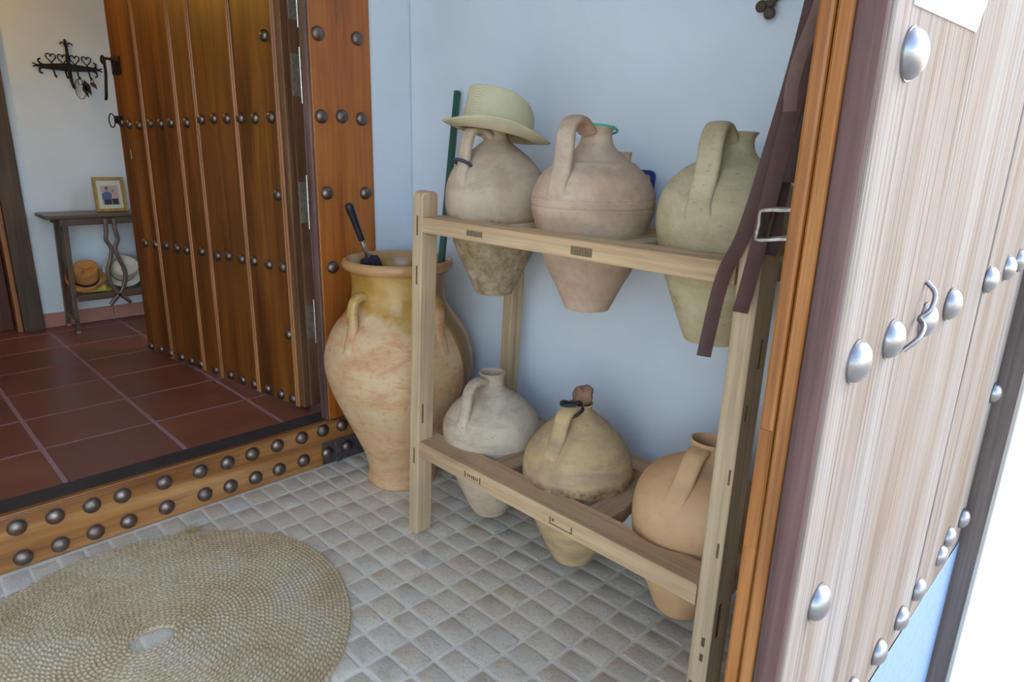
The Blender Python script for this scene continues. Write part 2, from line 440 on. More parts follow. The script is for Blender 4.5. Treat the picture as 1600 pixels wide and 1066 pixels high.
# ------------------------------------------------------------------ geometry helpers
class MB:
    def __init__(self):
        self.v = []; self.f = []
    def add(self, vs, fs):
        o = len(self.v)
        self.v.extend([tuple(p) for p in vs])
        self.f.extend([tuple(i + o for i in f) for f in fs])
        return self
    def box(self, x0, x1, y0, y1, z0, z1, ch=0.0):
        if ch <= 0:
            v = [(x0, y0, z0), (x1, y0, z0), (x1, y1, z0), (x0, y1, z0), (x0, y0, z1), (x1, y0, z1), (x1, y1, z1), (x0, y1, z1)]
            return self.add(v, [(3, 2, 1, 0), (4, 5, 6, 7), (0, 1, 5, 4), (1, 2, 6, 5), (2, 3, 7, 6), (3, 0, 4, 7)])
        bm = bmesh.new()
        bmesh.ops.create_cube(bm, size=1)
        for p in bm.verts:
            p.co = Vector(((x0 + x1) / 2 + p.co.x * (x1 - x0), (y0 + y1) / 2 + p.co.y * (y1 - y0), (z0 + z1) / 2 + p.co.z * (z1 - z0)))
        bmesh.ops.bevel(bm, geom=bm.edges[:], offset=ch, segments=1 if ch < 0.004 else 2, affect='EDGES', profile=0.5)
        return self.frombm(bm)
    def frombm(self, bm):
        bm.verts.index_update()
        self.add([p.co for p in bm.verts], [[q.index for q in f.verts] for f in bm.faces])
        bm.free()
        return self
    def prism(self, pts, z0, z1, ch=0.0, axis='z'):
        """polygon pts (ccw seen from +axis) extruded; axis x: pts=(y,z), y: pts=(x,z) , z: pts=(x,y)"""
        n = len(pts)
        def P(a, b, c):
            return {'z': (a, b, c), 'x': (c, a, b), 'y': (a, c, b)}[axis]
        rings = [(0.0, z0), (0.0, z1)]
        if ch:
            cx = sum(p[0] for p in pts) / n; cy = sum(p[1] for p in pts) / n
            rings = [(ch, z0), (0.0, z0 + ch), (0.0, z1 - ch), (ch, z1)]
        vs = []
        for off, z in rings:
            for i, (a, b) in enumerate(pts):
                if off:
                    p0 = Vector(pts[i - 1]); p1 = Vector((a, b)); p2 = Vector(pts[(i + 1) % n])
                    e1 = (p1 - p0).normalized(); e2 = (p2 - p1).normalized()
                    nn = Vector((-(e1.y + e2.y), e1.x + e2.x))
                    nn = nn.normalized() if nn.length > 1e-6 else Vector((0, 0))
                    q = p1 + nn * off
                    vs.append(P(q.x, q.y, z))
                else:
                    vs.append(P(a, b, z))
        fs = []
        for k in range(len(rings) - 1):
            for i in range(n):
                j = (i + 1) % n
                fs.append((k * n + i, k * n + j, (k + 1) * n + j, (k + 1) * n + i))
        fs.append(tuple(range(n - 1, -1, -1)))
        fs.append(tuple(range((len(rings) - 1) * n, len(rings) * n)))
        if axis == 'y':
            fs = [tuple(reversed(f)) for f in fs]
        return self.add(vs, fs)
    def lathe(self, prof, seg=48, sx=1.0, sy=1.0, wob=0.0, seed=0, closed=False, fn=None):
        vs = []; fs = []
        n = len(prof)
        for i, (r, z) in enumerate(prof):
            for k in range(seg):
                a = 2 * PI * k / seg
                w = 1.0
                if wob and r > 0.001:
                    w += wob * noise.noise(Vector((math.cos(a) * 1.3 + seed * 7.1, math.sin(a) * 1.3, z * 6 + seed)))
                p = Vector((r * w * sx * math.cos(a), r * w * sy * math.sin(a), z))
                if fn:
                    p = fn(p, a, r)
                vs.append(p)
        for i in range(n - 1 + (1 if closed else 0)):
            i2 = (i + 1) % n
            for k in range(seg):
                k2 = (k + 1) % seg
                fs.append((i * seg + k, i * seg + k2, i2 * seg + k2, i2 * seg + k))
        if not closed:
            if prof[0][0] > 1e-5:
                fs.append(tuple(range(seg - 1, -1, -1)))
            if prof[-1][0] > 1e-5:
                fs.append(tuple((n - 1) * seg + k for k in range(seg)))
        return self.add(vs, fs)
    def tube(self, pts, r, seg=8, closed=False, flat=None, nrm=None, cap=True, taper=False):
        """sweep; r float or list. flat=(width,thick) half-sizes gives a strap whose width runs along nrm"""
        pts = [Vector(p) for p in pts]
        n = len(pts)
        tang = []
        for i in range(n):
            if closed:
                t = pts[(i + 1) % n] - pts[i - 1]
            else:
                t = pts[min(i + 1, n - 1)] - pts[max(i - 1, 0)]
            tang.append(t.normalized())
        vs = []
        side = Vector(nrm).normalized() if nrm is not None else None
        if side is None:
            side = tang[0].orthogonal().normalized()
        for i in range(n):
            t = tang[i]
            s = (side - t * side.dot(t))
            s = s.normalized() if s.length > 1e-6 else t.orthogonal().normalized()
            if nrm is None:
                side = s
            b = t.cross(s)
            rr = r[i] if isinstance(r, (list, tuple)) else r
            for k in range(seg):
                a = 2 * PI * (k + 0.5) / seg
                ca, sa = math.cos(a), math.sin(a)
                if flat:
                    w, th = flat
                    if taper:
                        q_ = i / (n - 1)
                        w = w * (1 + 0.35 * max(0, (q_ - 0.8) / 0.2)) ; th = th * (1 - 0.55 * max(0, (q_ - 0.75) / 0.25))
                    ex = 0.7 if taper else 0.55
                    ca = math.copysign(abs(ca) ** ex, ca) * w * rr
                    sa = math.copysign(abs(sa) ** ex, sa) * th * rr
                    vs.append(pts[i] + s * ca + b * sa)
                else:
                    vs.append(pts[i] + (s * ca + b * sa) * rr)
        fs = []
        for i in range(n - 1 + (1 if closed else 0)):
            i2 = (i + 1) % n
            for k in range(seg):
                k2 = (k + 1) % seg
                fs.append((i * seg + k, i * seg + k2, i2 * seg + k2, i2 * seg + k))
        if cap and not closed:
            fs.append(tuple(range(seg - 1, -1, -1)))
            fs.append(tuple((n - 1) * seg + k for k in range(seg)))
        return self.add(vs, fs)
    def xf(self, mat):
        self.v = [tuple(mat @ Vector(p)) for p in self.v]
        return self

def smooth_pts(pts, sub=6, closed=False):
    pts = [Vector(p) for p in pts]
    n = len(pts); out = []
    rng = n if closed else n - 1
    for i in range(rng):
        p0 = pts[(i - 1) % n] if closed or i > 0 else pts[0] * 2 - pts[1]
        p1 = pts[i]; p2 = pts[(i + 1) % n]
        p3 = pts[(i + 2) % n] if closed or i + 2 < n else p2 * 2 - p1
        for k in range(sub):
            t = k / sub
            out.append(0.5 * ((2 * p1) + (p2 - p0) * t + (2 * p0 - 5 * p1 + 4 * p2 - p3) * t * t + (3 * p1 - p0 - 3 * p2 + p3) * t ** 3))
    if not closed:
        out.append(pts[-1])
    return out

def mesh_of(mb, name, mat, smooth=False, angle=None):
    me = bpy.data.meshes.new(name)
    me.from_pydata(mb.v, [], mb.f)
    me.validate()
    bm = bmesh.new(); bm.from_mesh(me)
    bmesh.ops.recalc_face_normals(bm, faces=bm.faces[:])
    if smooth:
        lim = angle if angle is not None else math.radians(50)
        for f in bm.faces:
            f.smooth = True
        for e in bm.edges:
            if len(e.link_faces) == 2 and e.calc_face_angle(0) > lim:
                e.smooth = False
    bm.to_mesh(me); bm.free()
    me.materials.append(M[mat])
    return me

def link(name, me, parent=None, loc=None, rot=None):
    o = bpy.data.objects.new(name, me)
    COL.objects.link(o)
    if parent is not None:
        o.parent = parent
    if loc is not None:
        o.location = loc
    if rot is not None:
        o.rotation_euler = rot
    return o

def obj(name, mb, mat, parent=None, smooth=False, loc=None, rot=None, angle=None):
    return link(name, mesh_of(mb, name, mat, smooth, angle), parent, loc, rot)

def tag(o, label=None, cat=None, group=None, kind=None):
    if label: o['label'] = label
    if cat: o['category'] = cat
    if group: o['group'] = group
    if kind: o['kind'] = kind
    return o

def thing(name, label, cat, loc=(0, 0, 0), rotz=0.0, group=None, kind=None):
    o = bpy.data.objects.new(name, None)
    COL.objects.link(o)
    o.empty_display_size = 0.1
    o.location = loc
    o.rotation_euler = (0, 0, rotz)
    return tag(o, label, cat, group, kind)

def struct(name, mb, mat, label, parent=None, cat=None, smooth=False):
    o = obj(name, mb, mat, parent, smooth)
    return tag(o, label, cat, None, 'structure')

def project(p):
    d = Vector(p) - CAM
    w = d.dot(fwd)
    if w < 0.05:
        return None
    return (800 + F_PX * d.dot(CR) / w, 533 - F_PX * d.dot(CU) / w)

# ------------------------------------------------------------------ the setting: shell
struct('ground', MB().box(-14, 16, -16, 0.33, -0.5, -0.30), 'ground', 'pale sunlit paving outside the porch', cat='ground')
struct('wall_right', MB().box(1.95, 2.12, 0.40, 2.6, -0.1, 3.3), 'plaster', 'white plastered porch wall behind the jug rack', cat='wall')
struct('wall_back', MB().box(1.735, 2.4, 2.605, 2.75, -0.1, 3.3).box(-2.2, 1.735, 2.605, 2.75, 2.16, 3.3).box(-2.2, -0.75, 2.605, 2.75, -0.1, 2.16), 'plaster', 'white wall around the house doorway', cat='wall')
struct('wall_left', MB().box(-1.45, -1.3, 0.40, 2.6, -0.1, 3.3), 'plaster', 'white plastered porch wall opposite the rack', cat='wall')
struct('ceiling', MB().box(-1.45, 2.12, 0.46, 2.75, 3.3, 3.45), 'plaster', 'white porch ceiling', cat='ceiling')
struct('wall_front', MB().box(2.115, 7.0, 0.196, 0.45, -0.5, 3.6).box(-6.0, -1.3, 0.196, 0.45, -0.5, 3.6).box(-1.3, 2.115, 0.196, 0.45, 3.1, 3.6), 'facade', 'white outer house wall beside the weathered door', cat='wall')
# house room behind the doorway (raised floor)
ZI = 0.205
struct('wall_house_back', MB().box(0.86, 4.0, 5.25, 5.4, 0.1, 3.0).box(-2.2, 0.86, 5.25, 5.4, 2.45, 3.0).box(-2.2, -0.25, 5.25, 5.4, 0.1, 2.45), 'plaster_in', 'pale wall of the room with key rack and console table', cat='wall')
struct('wall_house_right', MB().box(3.4, 3.55, 2.75, 5.25, 0.1, 3.0), 'plaster_in', 'right wall of the room behind the open door', cat='wall')
struct('wall_house_left', MB().box(-2.2, -2.05, 2.75, 5.25, 0.1, 3.0), 'plaster_in', 'left wall of the room', cat='wall')
struct('ceiling_house', MB().box(-2.2, 3.55, 2.75, 5.4, 2.95, 3.1), 'redwood', 'ceiling of the room behind the doorway', cat='ceiling')

# ------------------------------------------------------------------ porch floor with its tiles
PX, PY = 0.0834, 0.1192
X0, Y0 = 1.175 - 40 * PX, 1.632 - 14 * PY
porch = struct('floor', MB().box(-1.3, 1.95, 0.331, 2.605, -0.5, -0.0032), 'grout', 'porch floor of small tumbled stone tiles with pale grout', cat='floor')
rnd = random.Random(5)
def tile_mb(rg, w, d):
    hw, hd = w / 2, d / 2
    def ring(ins, z, jit, zj=0.0):
        a, b = hw - ins, hd - ins
        c = 0.0045 + ins * 0.3
        p = [(-a + c, -b), (a - c, -b), (a, -b + c), (a, b - c), (a - c, b), (-a + c, b), (-a, b - c), (-a, -b + c)]
        return [(x + rg.uniform(-jit, jit), y + rg.uniform(-jit, jit), z + rg.uniform(-zj, zj)) for x, y in p]
    vs = ring(0.0, -0.008, 0.0018) + ring(0.0, -0.0022, 0.0018) + ring(0.0042, -0.0002, 0.0022, 0.0006)
    fs = []
    for k in range(2):
        for i in range(8):
            j = (i + 1) % 8
            fs.append((k * 8 + i, k * 8 + j, (k + 1) * 8 + j, (k + 1) * 8 + i))
    fs.append(tuple(range(16, 24)))
    return vs, fs
variants = []
for k in range(9):
    vs_, fs_ = tile_mb(rnd, PX - 0.0105, PY - 0.0105)
    variants.append((vs_, fs_, mesh_of(MB().add(vs_, fs_), 'tile', 'tile', True, math.radians(30))))
MAT_C, MAT_R = Vector((0.445, 1.915)), 0.585
spots = []
for i in range(-2, 52):
    for j in range(0, 24):
        x = X0 + (i + 0.5) * PX; y = Y0 + (j + 0.5) * PY
        if not (-1.29 < x < 1.93 and 0.36 < y < 2.59):
            continue
        cs = [(x + sx * PX / 2, y + sy * PY / 2) for sx, sy in ((-1, -1), (1, -1), (1, 1), (-1, 1))]
        pp = [project((a, b, 0)) for a, b in cs]
        area = 0.0
        if all(pp) and all(((Vector((a, b)) - MAT_C).length < MAT_R - 0.012) for a, b in cs) is False:
            cx = sum(p[0] for p in pp) / 4; cy = sum(p[1] for p in pp) / 4
            hidden_door = cx > 1150 - (cy - 800) * 0.15
            if -10 < cx < 1600 and cy < 1076 and not hidden_door:
                area = 0.5 * abs(sum(pp[k][0] * pp[(k + 1) % 4][1] - pp[(k + 1) % 4][0] * pp[k][1] for k in range(4)))
        spots.append((area, x, y))
spots.sort(key=lambda s: -s[0])
rest = MB()
for k, (area, x, y) in enumerate(spots):
    vi = rnd.randrange(9)
    if k < 300 and area > 0:
        o = link('tile', variants[vi][2], porch, (x + rnd.uniform(-0.0015, 0.0015), y + rnd.uniform(-0.0015, 0.0015), rnd.uniform(-0.001, 0.0008)), (rnd.uniform(-0.012, 0.012), rnd.uniform(-0.012, 0.012), rnd.choice((0, PI)) + rnd.uniform(-0.02, 0.02)))
    else:
        rest.add([(a + x, b + y, c) for a, b, c in variants[vi][0]], variants[vi][1])
tag(obj('outer_tiles', rest, 'tile', porch, True, angle=math.radians(30)), None, None, None, 'stuff')

# ------------------------------------------------------------------ room floor: terracotta tiles
house_floor = struct('floor_house', MB().box(-2.05, 3.4, 2.72, 5.25, 0.02, ZI - 0.0015).box(-2.05, 3.4, 5.25, 6.6, 0.02, ZI - 0.0015), 'grout_in', 'room floor of large dark terracotta tiles', cat='floor')
TX, TY = 0.43, 0.393
tm = mesh_of(MB().box(-TX / 2 + 0.008, TX / 2 - 0.008, -TY / 2 + 0.007, TY / 2 - 0.007, -0.012, 0.0, 0.0015), 'tile', 'terra')
for i in range(-5, 8):
    for j in range(0, 7):
        x = 0.432 + (i - 0.5) * TX; y = 2.730 + (j + 0.5) * TY
        if -2.0 < x - TX / 2 and x + TX / 2 < 3.4 and y + TY / 2 < 5.5:
            link('tile', tm, house_floor, (x, y, ZI + rnd.uniform(-0.0006, 0.0006)))
bb = thing('baseboard_house', 'terracotta tile skirting below the console table', 'baseboard', (0.86, 5.25, ZI), 0, None, 'structure')
for i in range(6):
    x = 0.0 + i * 0.42
    obj('tile', MB().box(x + 0.002, x + 0.418, -0.014, -0.001, 0.001, 0.096, 0.002), 'baseboard', bb)

# doorway in the back wall of the room: frame post and a dark door beyond
fr = thing('door_3', 'dark wooden doorway at the far left of the room', 'doorway', (0.0, 5.25, ZI), 0, None, 'structure')
obj('frame_post', MB().box(0.742, 0.858, -0.05, 0.15, 0, 2.24, 0.004), 'darkpost', fr)
obj('frame_post', MB().box(-0.25, -0.13, -0.05, 0.15, 0, 2.24, 0.004), 'darkpost', fr)
obj('leak_backing', MB().box(-0.13, 0.742, 0.101, 0.125, 0.0005, 2.238), 'redwood', fr)  # unseen panel added behind the boards to stop light leaking through
obj('frame_head', MB().box(-0.25, 0.858, -0.05, 0.15, 2.24, 2.36, 0.004), 'darkpost', fr)
obj('frame_bead', MB().box(0.712, 0.741, -0.03, 0.10, 0, 2.24, 0.004), 'door_mold', fr)
for k in range(5):
    obj('board', MB().box(-0.125 + k * 0.167, -0.125 + k * 0.167 + 0.164, 0.06, 0.10, 0.0005, 2.238, 0.004), 'redwood', fr)

# ------------------------------------------------------------------ studs
def stud_mesh(name, mat, r=0.027, h=0.018):
    prof = [(r * 1.06, 0.0), (r * 1.06, 0.0025)]
    for k in range(8):
        a = k / 8 * PI / 2
        prof.append((r * math.cos(a), 0.0025 + h * math.sin(a)))
    prof.append((0.0005, 0.0025 + h))
    return mesh_of(MB().lathe(prof, 20), name, mat, True)
STUD = stud_mesh('stud', 'iron')
STUD_L = stud_mesh('stud', 'iron', 0.029, 0.020)
STUD_S = stud_mesh('stud', 'steel_stud', 0.027, 0.0165)

# ------------------------------------------------------------------ sill beam of the house doorway
sill = thing('trim_1', 'worn varnished door sill beam with two rows of iron studs', 'door sill', (0, 2.60, 0), 0, None, 'structure')
obj('beam', MB().box(-0.75, 1.735, -0.005, 0.075, 0.0, 0.205, 0.006), 'sill', sill)
obj('top_bead', MB().box(-0.75, 1.47, -0.010, 0.018, 0.2052, 0.214, 0.003), 'sill', sill)
obj('slate_strip', MB().box(-0.75, 1.735, 0.0185, 0.13, 0.2052, 0.2095, 0.001), 'slate', sill)
for x, z in [(-0.12, .155), (0.0, .158), (0.125, .157), (0.249, .159), (0.36, .157), (0.474, .156), (0.575, .158), (0.722, .159), (0.859, .160), (0.97, .161), (1.077, .166), (1.19, .170), (1.306, .172), (1.412, .176), (1.512, .175), (1.62, .17),
             (-0.12, .04), (0.0, .04), (0.125, .04), (0.25, .040), (0.36, .043), (0.472, .046), (0.583, .045), (0.72, .051), (0.868, .053), (0.973, .051), (1.082, .052), (1.19, .055), (1.308, .059), (1.425, .060), (1.53, .062), (1.63, .062)]:
    onplate = x > 1.42 and z < 0.1
    link('stud', STUD_L, sill, (x, -0.0058 - (0.0042 if onplate else 0), z), (PI / 2, rnd.uniform(0, 3), 0))
pl = obj('iron_strap', MB().box(1.402, 1.73, -0.0102, -0.0055, 0.004, 0.112, 0.0015).box(1.47, 1.50, -0.0165, -0.0101, 0.002, 0.114, 0.002), 'iron_strap', sill)
tag(pl, 'dark iron strap with ridge')

# ------------------------------------------------------------------ fixed jamb panel right of the doorway
jamb = thing('trim_2', 'orange varnished studded door jamb panel beside the oil jar', 'door jamb', (1.45, 2.60, 0.2155), 0, None, 'structure')
obj('panel', MB().box(0.0, 0.283, -0.004, 0.05, 0.0, 1.94, 0.004), 'jamb', jamb)
obj('edge_bead', MB().box(-0.012, 0.0, 0.0, 0.05, 0.0, 1.94, 0.003), 'brown', jamb)
for x, z in [(1.488, 1.868), (1.670, 1.871), (1.486, 1.554), (1.582, 1.559), (1.678, 1.553), (1.495, 1.245), (1.685, 1.240), (1.505, .926), (1.60, .926), (1.69, .926), (1.505, .60), (1.69, .60)]:
    link('stud', STUD, jamb, (x - 1.45, -0.0042, z - 0.2155), (PI / 2, rnd.uniform(0, 3), 0))
# fine crack in the panel
obj('crack', MB().prism([(0.125, 1.70), (0.128, 1.70), (0.131, 1.9), (0.129, 2.1), (0.126, 2.1), (0.1275, 1.9)], -0.0048, -0.0035, 0, 'y'), 'socket', jamb)

# ------------------------------------------------------------------ open inner door leaf
LA = math.atan2(1.421, -0.22)
leaf = thing('door_1', 'dark varnished house door leaf standing open with rows of iron studs', 'door', (1.423, 2.803, 0.222), LA, None, 'structure')
jt = [-0.018, 0.030, 0.345, 0.675, 0.852, 1.19, 1.472]
LH = 1.93
for k in range(1, 6):
    obj('board', MB().box(jt[k] + 0.0025, jt[k + 1] - 0.0025, -0.036, 0.0, 0.0, LH, 0.002), 'door_z', leaf)
obj('board', MB().box(-0.020, jt[1] - 0.0025, -0.036, -0.002, 0.004, LH, 0.003), 'door_edge', leaf)
obj('hinge_stile', MB().box(-0.024, 0.10, -0.092, -0.0365, 0.003, LH, 0.004), 'door_edge', leaf)
for a, b in ((0.10, 0.14), (0.8, 0.12), (1.5, 0.12), (1.85, 0.12)):
    obj('back_rail', MB().box(0.101, 1.47, -0.09, -0.0365, a - 0.06, a + b - 0.06, 0.003), 'door_z', leaf)
for k in range(1, 6):
    m = MB()
    for dx in (-0.0075, 0.0075):
        pts = [(jt[k] + dx + 0.0068 * math.cos(a), -0.002 + 0.0085 * math.sin(a)) for a in [PI * q / 6 for q in range(7)]]
        m.prism(pts, 0.002, LH, 0)
    obj('bead_molding', m, 'door_mold', leaf, True)
L_MID = [(1.44, 1.53), (1.353, 1.519), (1.249, 1.515), (1.128, 1.524), (1.021, 1.524), (0.918, 1.528), (0.769, 1.528), (0.634, 1.543), (0.525, 1.546), (0.417, 1.546), (0.308, 1.547), (0.198, 1.547), (0.08, 1.551), (0.09, 1.876)]
L_R2 = [(1.339, 0.879), (1.226, 0.882), (1.112, 0.889), (0.999, 0.886), (0.9, 0.886), (0.754, 0.895), (0.608, 0.889), (0.51, 0.9), (0.398, 0.897), (0.295, 0.9), (0.177, 0.897), (0.072, 0.897), (0.072, 1.222), (0.062, 0.578)]
L_BOT = [(1.43, 0.252), (1.311, 0.254), (1.202, 0.254), (1.081, 0.254), (0.979, 0.254), (0.88, 0.255), (0.734, 0.254), (0.593, 0.257), (0.483, 0.254), (0.381, 0.255), (0.266, 0.258), (0.157, 0.254), (0.062, 0.255)]
STUD_D = stud_mesh('stud', 'iron', 0.0245, 0.017)
for u, z in L_MID + L_R2 + L_BOT:
    link('stud', STUD_D, leaf, (u, 0.0003, z - 0.222), (-PI / 2, rnd.uniform(0, 3), 0))
for zc, hh in ((0.42, 0.16), (0.97, 0.18), (1.50, 0.17), (1.80, 0.17)):
    m = MB().box(-0.0275, -0.0245, -0.082, -0.040, zc - hh / 2, zc + hh / 2, 0.001)
    h = obj('hinge', m, 'hinge', leaf)
    obj('pin', MB().tube([(-0.033, -0.080, zc - hh * 0.66), (-0.033, -0.080, zc + hh * 0.66)], 0.0062, 10), 'chrome', h, True)
    m = MB()
    for q in range(5):
        m.lathe([(0.0035, 0.0), (0.003, 0.0012), (0.0004, 0.0018)], 8)
        o0 = len(m.v) - 24
        for i in range(o0, len(m.v)):
            a, b, c = m.v[i]
            m.v[i] = (-0.0277 - c, -0.050 - (q % 2) * 0.02 + a, zc - hh * 0.36 + q * hh * 0.18 + b)
    obj('screws', m, 'steel', h, True)
# wrought latch and pull ring at the free edge
lt = obj('latch', MB().tube(smooth_pts([(1.38, 0.016, 1.61), (1.43, 0.024, 1.625), (1.485, 0.024, 1.63), (1.505, 0.02, 1.615), (1.50, 0.022, 1.56), (1.515, 0.022, 1.50), (1.53, 0.022, 1.44), (1.545, 0.02, 1.425)]), 0.0075, 6)
         .tube(smooth_pts([(1.485, 0.024, 1.63), (1.515, 0.024, 1.645), (1.53, 0.024, 1.62), (1.512, 0.022, 1.605)]), 0.006, 6).box(1.37, 1.46, 0.001, 0.008, 1.55, 1.64, 0.001), 'iron_dark', leaf, True)
obj('pull_ring', MB().tube([(1.505 + 0.034 * math.cos(a), 0.02, 1.315 + 0.036 * math.sin(a)) for a in [2 * PI * q / 20 for q in range(20)]], 0.0035, 6, True).box(1.42, 1.478, 0.001, 0.022, 1.30, 1.34, 0.003), 'iron_dark', leaf, True)
obj('paint_scuff', MB().box(1.375, 1.383, 0.0002, 0.0008, 1.115, 1.165), 'mount', leaf)

# ------------------------------------------------------------------ outer door leaf, sun-bleached outside
YF = 0.25
XL = 0.786
door = thing('door_2', 'tall sun-bleached outer door leaf with steel studs and orange varnished inner edge', 'door', (XL, YF, 0.015), 0, None, 'structure')
bj = [0.0, 0.365, 0.80, 1.165, 1.286]
for k in range(4):
    obj('board', MB().box(bj[k] + (0.0065 if k == 0 else 0.0015), bj[k + 1] - 0.0015, 0.0 + 0.0015 * (k % 2), 0.0355, -0.28, 3.07, 0.005), 'weathered', door)
tag(obj('edge_strip', MB().box(0.0, 0.006, 0.0035, 0.0365, -0.28, 3.07, 0.0025), 'brown', door), 'purplish brown edge strip')
tag(obj('back_stile', MB().box(0.0005, 0.12, 0.0375, 0.056, -0.28, 3.07, 0.0035), 'orange', door), 'orange varnished stile')
tag(obj('back_stile', MB().box(0.0, 0.12, 0.0575, 0.0765, -0.28, 3.07, 0.0045), 'orange', door), 'orange varnished stile')
obj('back_stile', MB().box(1.17, 1.284, 0.0375, 0.0765, -0.28, 3.07, 0.004), 'orange', door)
for zz in (0.1, 0.75, 1.55, 2.2, 2.85):
    obj('back_rail', MB().box(0.121, 1.169, 0.0375, 0.074, zz, zz + 0.13, 0.003), 'orange', door)
obj('plug', MB().box(-0.0012, 0.002, 0.0585, 0.0745, 0.93, 1.10, 0.0006), 'orange', door)
S2 = [(.862, 1.207), (.997, 1.211), (1.163, 1.211), (1.315, 1.214), (1.61, 1.222), (1.794, 1.226), (1.925, 1.230),
      (1.178, .494), (1.338, .486), (1.486, .486), (1.61, .497), (1.805, .497), (1.859, .527), (2.025, .513), (.882, .846), (2.045, .872), (.861, 1.56), (2.02, 1.56), (.88, .49), (1.02, .49)]
for x, z in S2:
    link('stud', STUD_S, door, (x - XL, 0.0002, z - 0.015), (PI / 2, rnd.uniform(0, 3), 0))
# bent iron loop of an old knocker between the studs
obj('knocker_loop', MB().tube(smooth_pts([(0.285, -0.002, 1.165), (0.295, -0.016, 1.185), (0.312, -0.016, 1.20), (0.325, -0.006, 1.208), (0.332, -0.016, 1.222), (0.340, -0.016, 1.245), (0.343, -0.002, 1.26)]), 0.0038, 8), 'steel_stud', door, True)
obj('kick_plate', MB().box(0.02, 1.284, -0.002, -0.0003, -0.28, 0.405, 0.0005), 'zinc', door)
obj('painted_patch', MB().prism([(0.06, 1.592), (0.335, 1.600), (0.375, 1.66), (0.375, 2.3), (0.06, 2.3)], -0.0018, -0.0002, 0, 'y'), 'whitepatch', door)
# steel staple for the bar, and slotted lock tongue, on the porch side of the leaf
st = MB().tube(smooth_pts([(0.045, 0.0772, 1.322), (0.045, 0.078, 1.331), (0.045, 0.086, 1.337), (0.045, 0.121, 1.332), (0.045, 0.1245, 1.338), (0.045, 0.123, 1.352), (0.045, 0.1235, 1.363), (0.045, 0.119, 1.369), (0.045, 0.086, 1.372), (0.045, 0.078, 1.378), (0.045, 0.0772, 1.388)], 3), 1.0, 8, False, (0.018, 0.0028), (1, 0, 0))
tag(obj('bar_staple', st, 'steel', door, True), 'bent steel staple')
sl = MB()
for y0, y1, z0, z1 in ((0.0768, 0.0895, 1.398, 1.407), (0.0768, 0.0895, 1.436, 1.443), (0.0768, 0.0805, 1.407, 1.436), (0.0862, 0.0895, 1.407, 1.436)):
    sl.box(0.04, 0.046, y0, y1, z0, z1)
obj('lock_tongue', sl, 'steel', door)

# frame post of the outer door and its lintel
trim3 = thing('trim_3', 'dark brown frame post at the hinge side of the weathered door', 'door frame', (2.075, 0.20, 0), 0, None, 'structure')
obj('frame_post', MB().box(0.0, 0.035, 0.004, 0.13, -0.30, 3.09, 0.002), 'framebrown', trim3)
obj('sunlit_front_strip', MB().box(0.001, 0.039, -0.008, 0.0035, -0.30, 3.09, 0.002), 'ground', trim3)  # pale colour stands for sunlight on the post's front face

# ------------------------------------------------------------------ jug rack
JX = 1.63
UJ = [1.70, 1.275, 0.845]
LJ = [1.70, 1.275, 0.855]
rack = thing('jug_rack', 'pale bare pine water jug rack with two tiers against the white wall', 'rack', (1.373, 0.6, 0.0))
RX, RY = 1.373, 0.6
def post_mb(w, d, h, round_top=True):
    pts = [(0, 0), (d, 0)]
    r = 0.022
    if round_top:
        pts += [(d, h - r)] + [(d - r + r * math.cos(a), h - r + r * math.sin(a)) for a in [PI / 2 * q / 5 for q in range(1, 6)]]
        pts += [(r + r * math.cos(a), h - r + r * math.sin(a)) for a in [PI / 2 + PI / 2 * q / 5 for q in range(0, 6)]]
    else:
        pts += [(d, h), (0, h)]
    # pts are (x,z); extruded along y by w
    return MB().prism(pts, 0, w, 0.003, 'y')
LEAN = math.atan2(0.058, 1.30)
o = obj('post', post_mb(0.052, 0.068, 1.305), 'rackwood_z', rack, loc=(0, 1.838 - RY, 0), rot=(LEAN, 0, 0))
for yz in ((0.0008, 0.30), (0.0008, 0.99), (0.0008, 1.16)):
    obj('mortise', MB().box(-0.0008, 0.0012, 0.020, 0.028, yz[1], yz[1] + 0.065), 'socket', o)
obj('mortise', MB().box(0.014, 0.021, -0.0008, 0.0012, 0.47, 0.545), 'socket', o)
o = obj('post', post_mb(0.052, 0.090, 1.315), 'rackwood_z', rack, loc=(0, 0.616 - RY, 0), rot=(0.004, 0, 0))
for x0, x1, y0, y1, z0, z1 in ((-.0008, .0012, .034, .044, .045, .115), (-.0008, .0012, .015, .024, .235, .262), (-.0008, .0012, .015, .024, .19, .212), (-.0008, .0012, .010, .016, .50, .54), (-.0008, .0012, .006, .011, .70, .74), (.02, .034, -.0008, .0012, .26, .36), (.05, .058, -.0008, .0012, .98, 1.05), (.018, .024, -.0008, .0012, .86, .90)):
    obj('mortise', MB().box(x0, x1, y0, y1, z0, z1), 'socket', o)
BXp = 1.825 - RX
obj('post', post_mb(0.05, 0.062, 1.24), 'rackwood_z', rack, loc=(BXp, 1.838 - RY, 0), rot=(LEAN, 0, 0))
obj('post', post_mb(0.05, 0.062, 1.27), 'rackwood_z', rack, loc=(BXp, 0.616 - RY, 0))

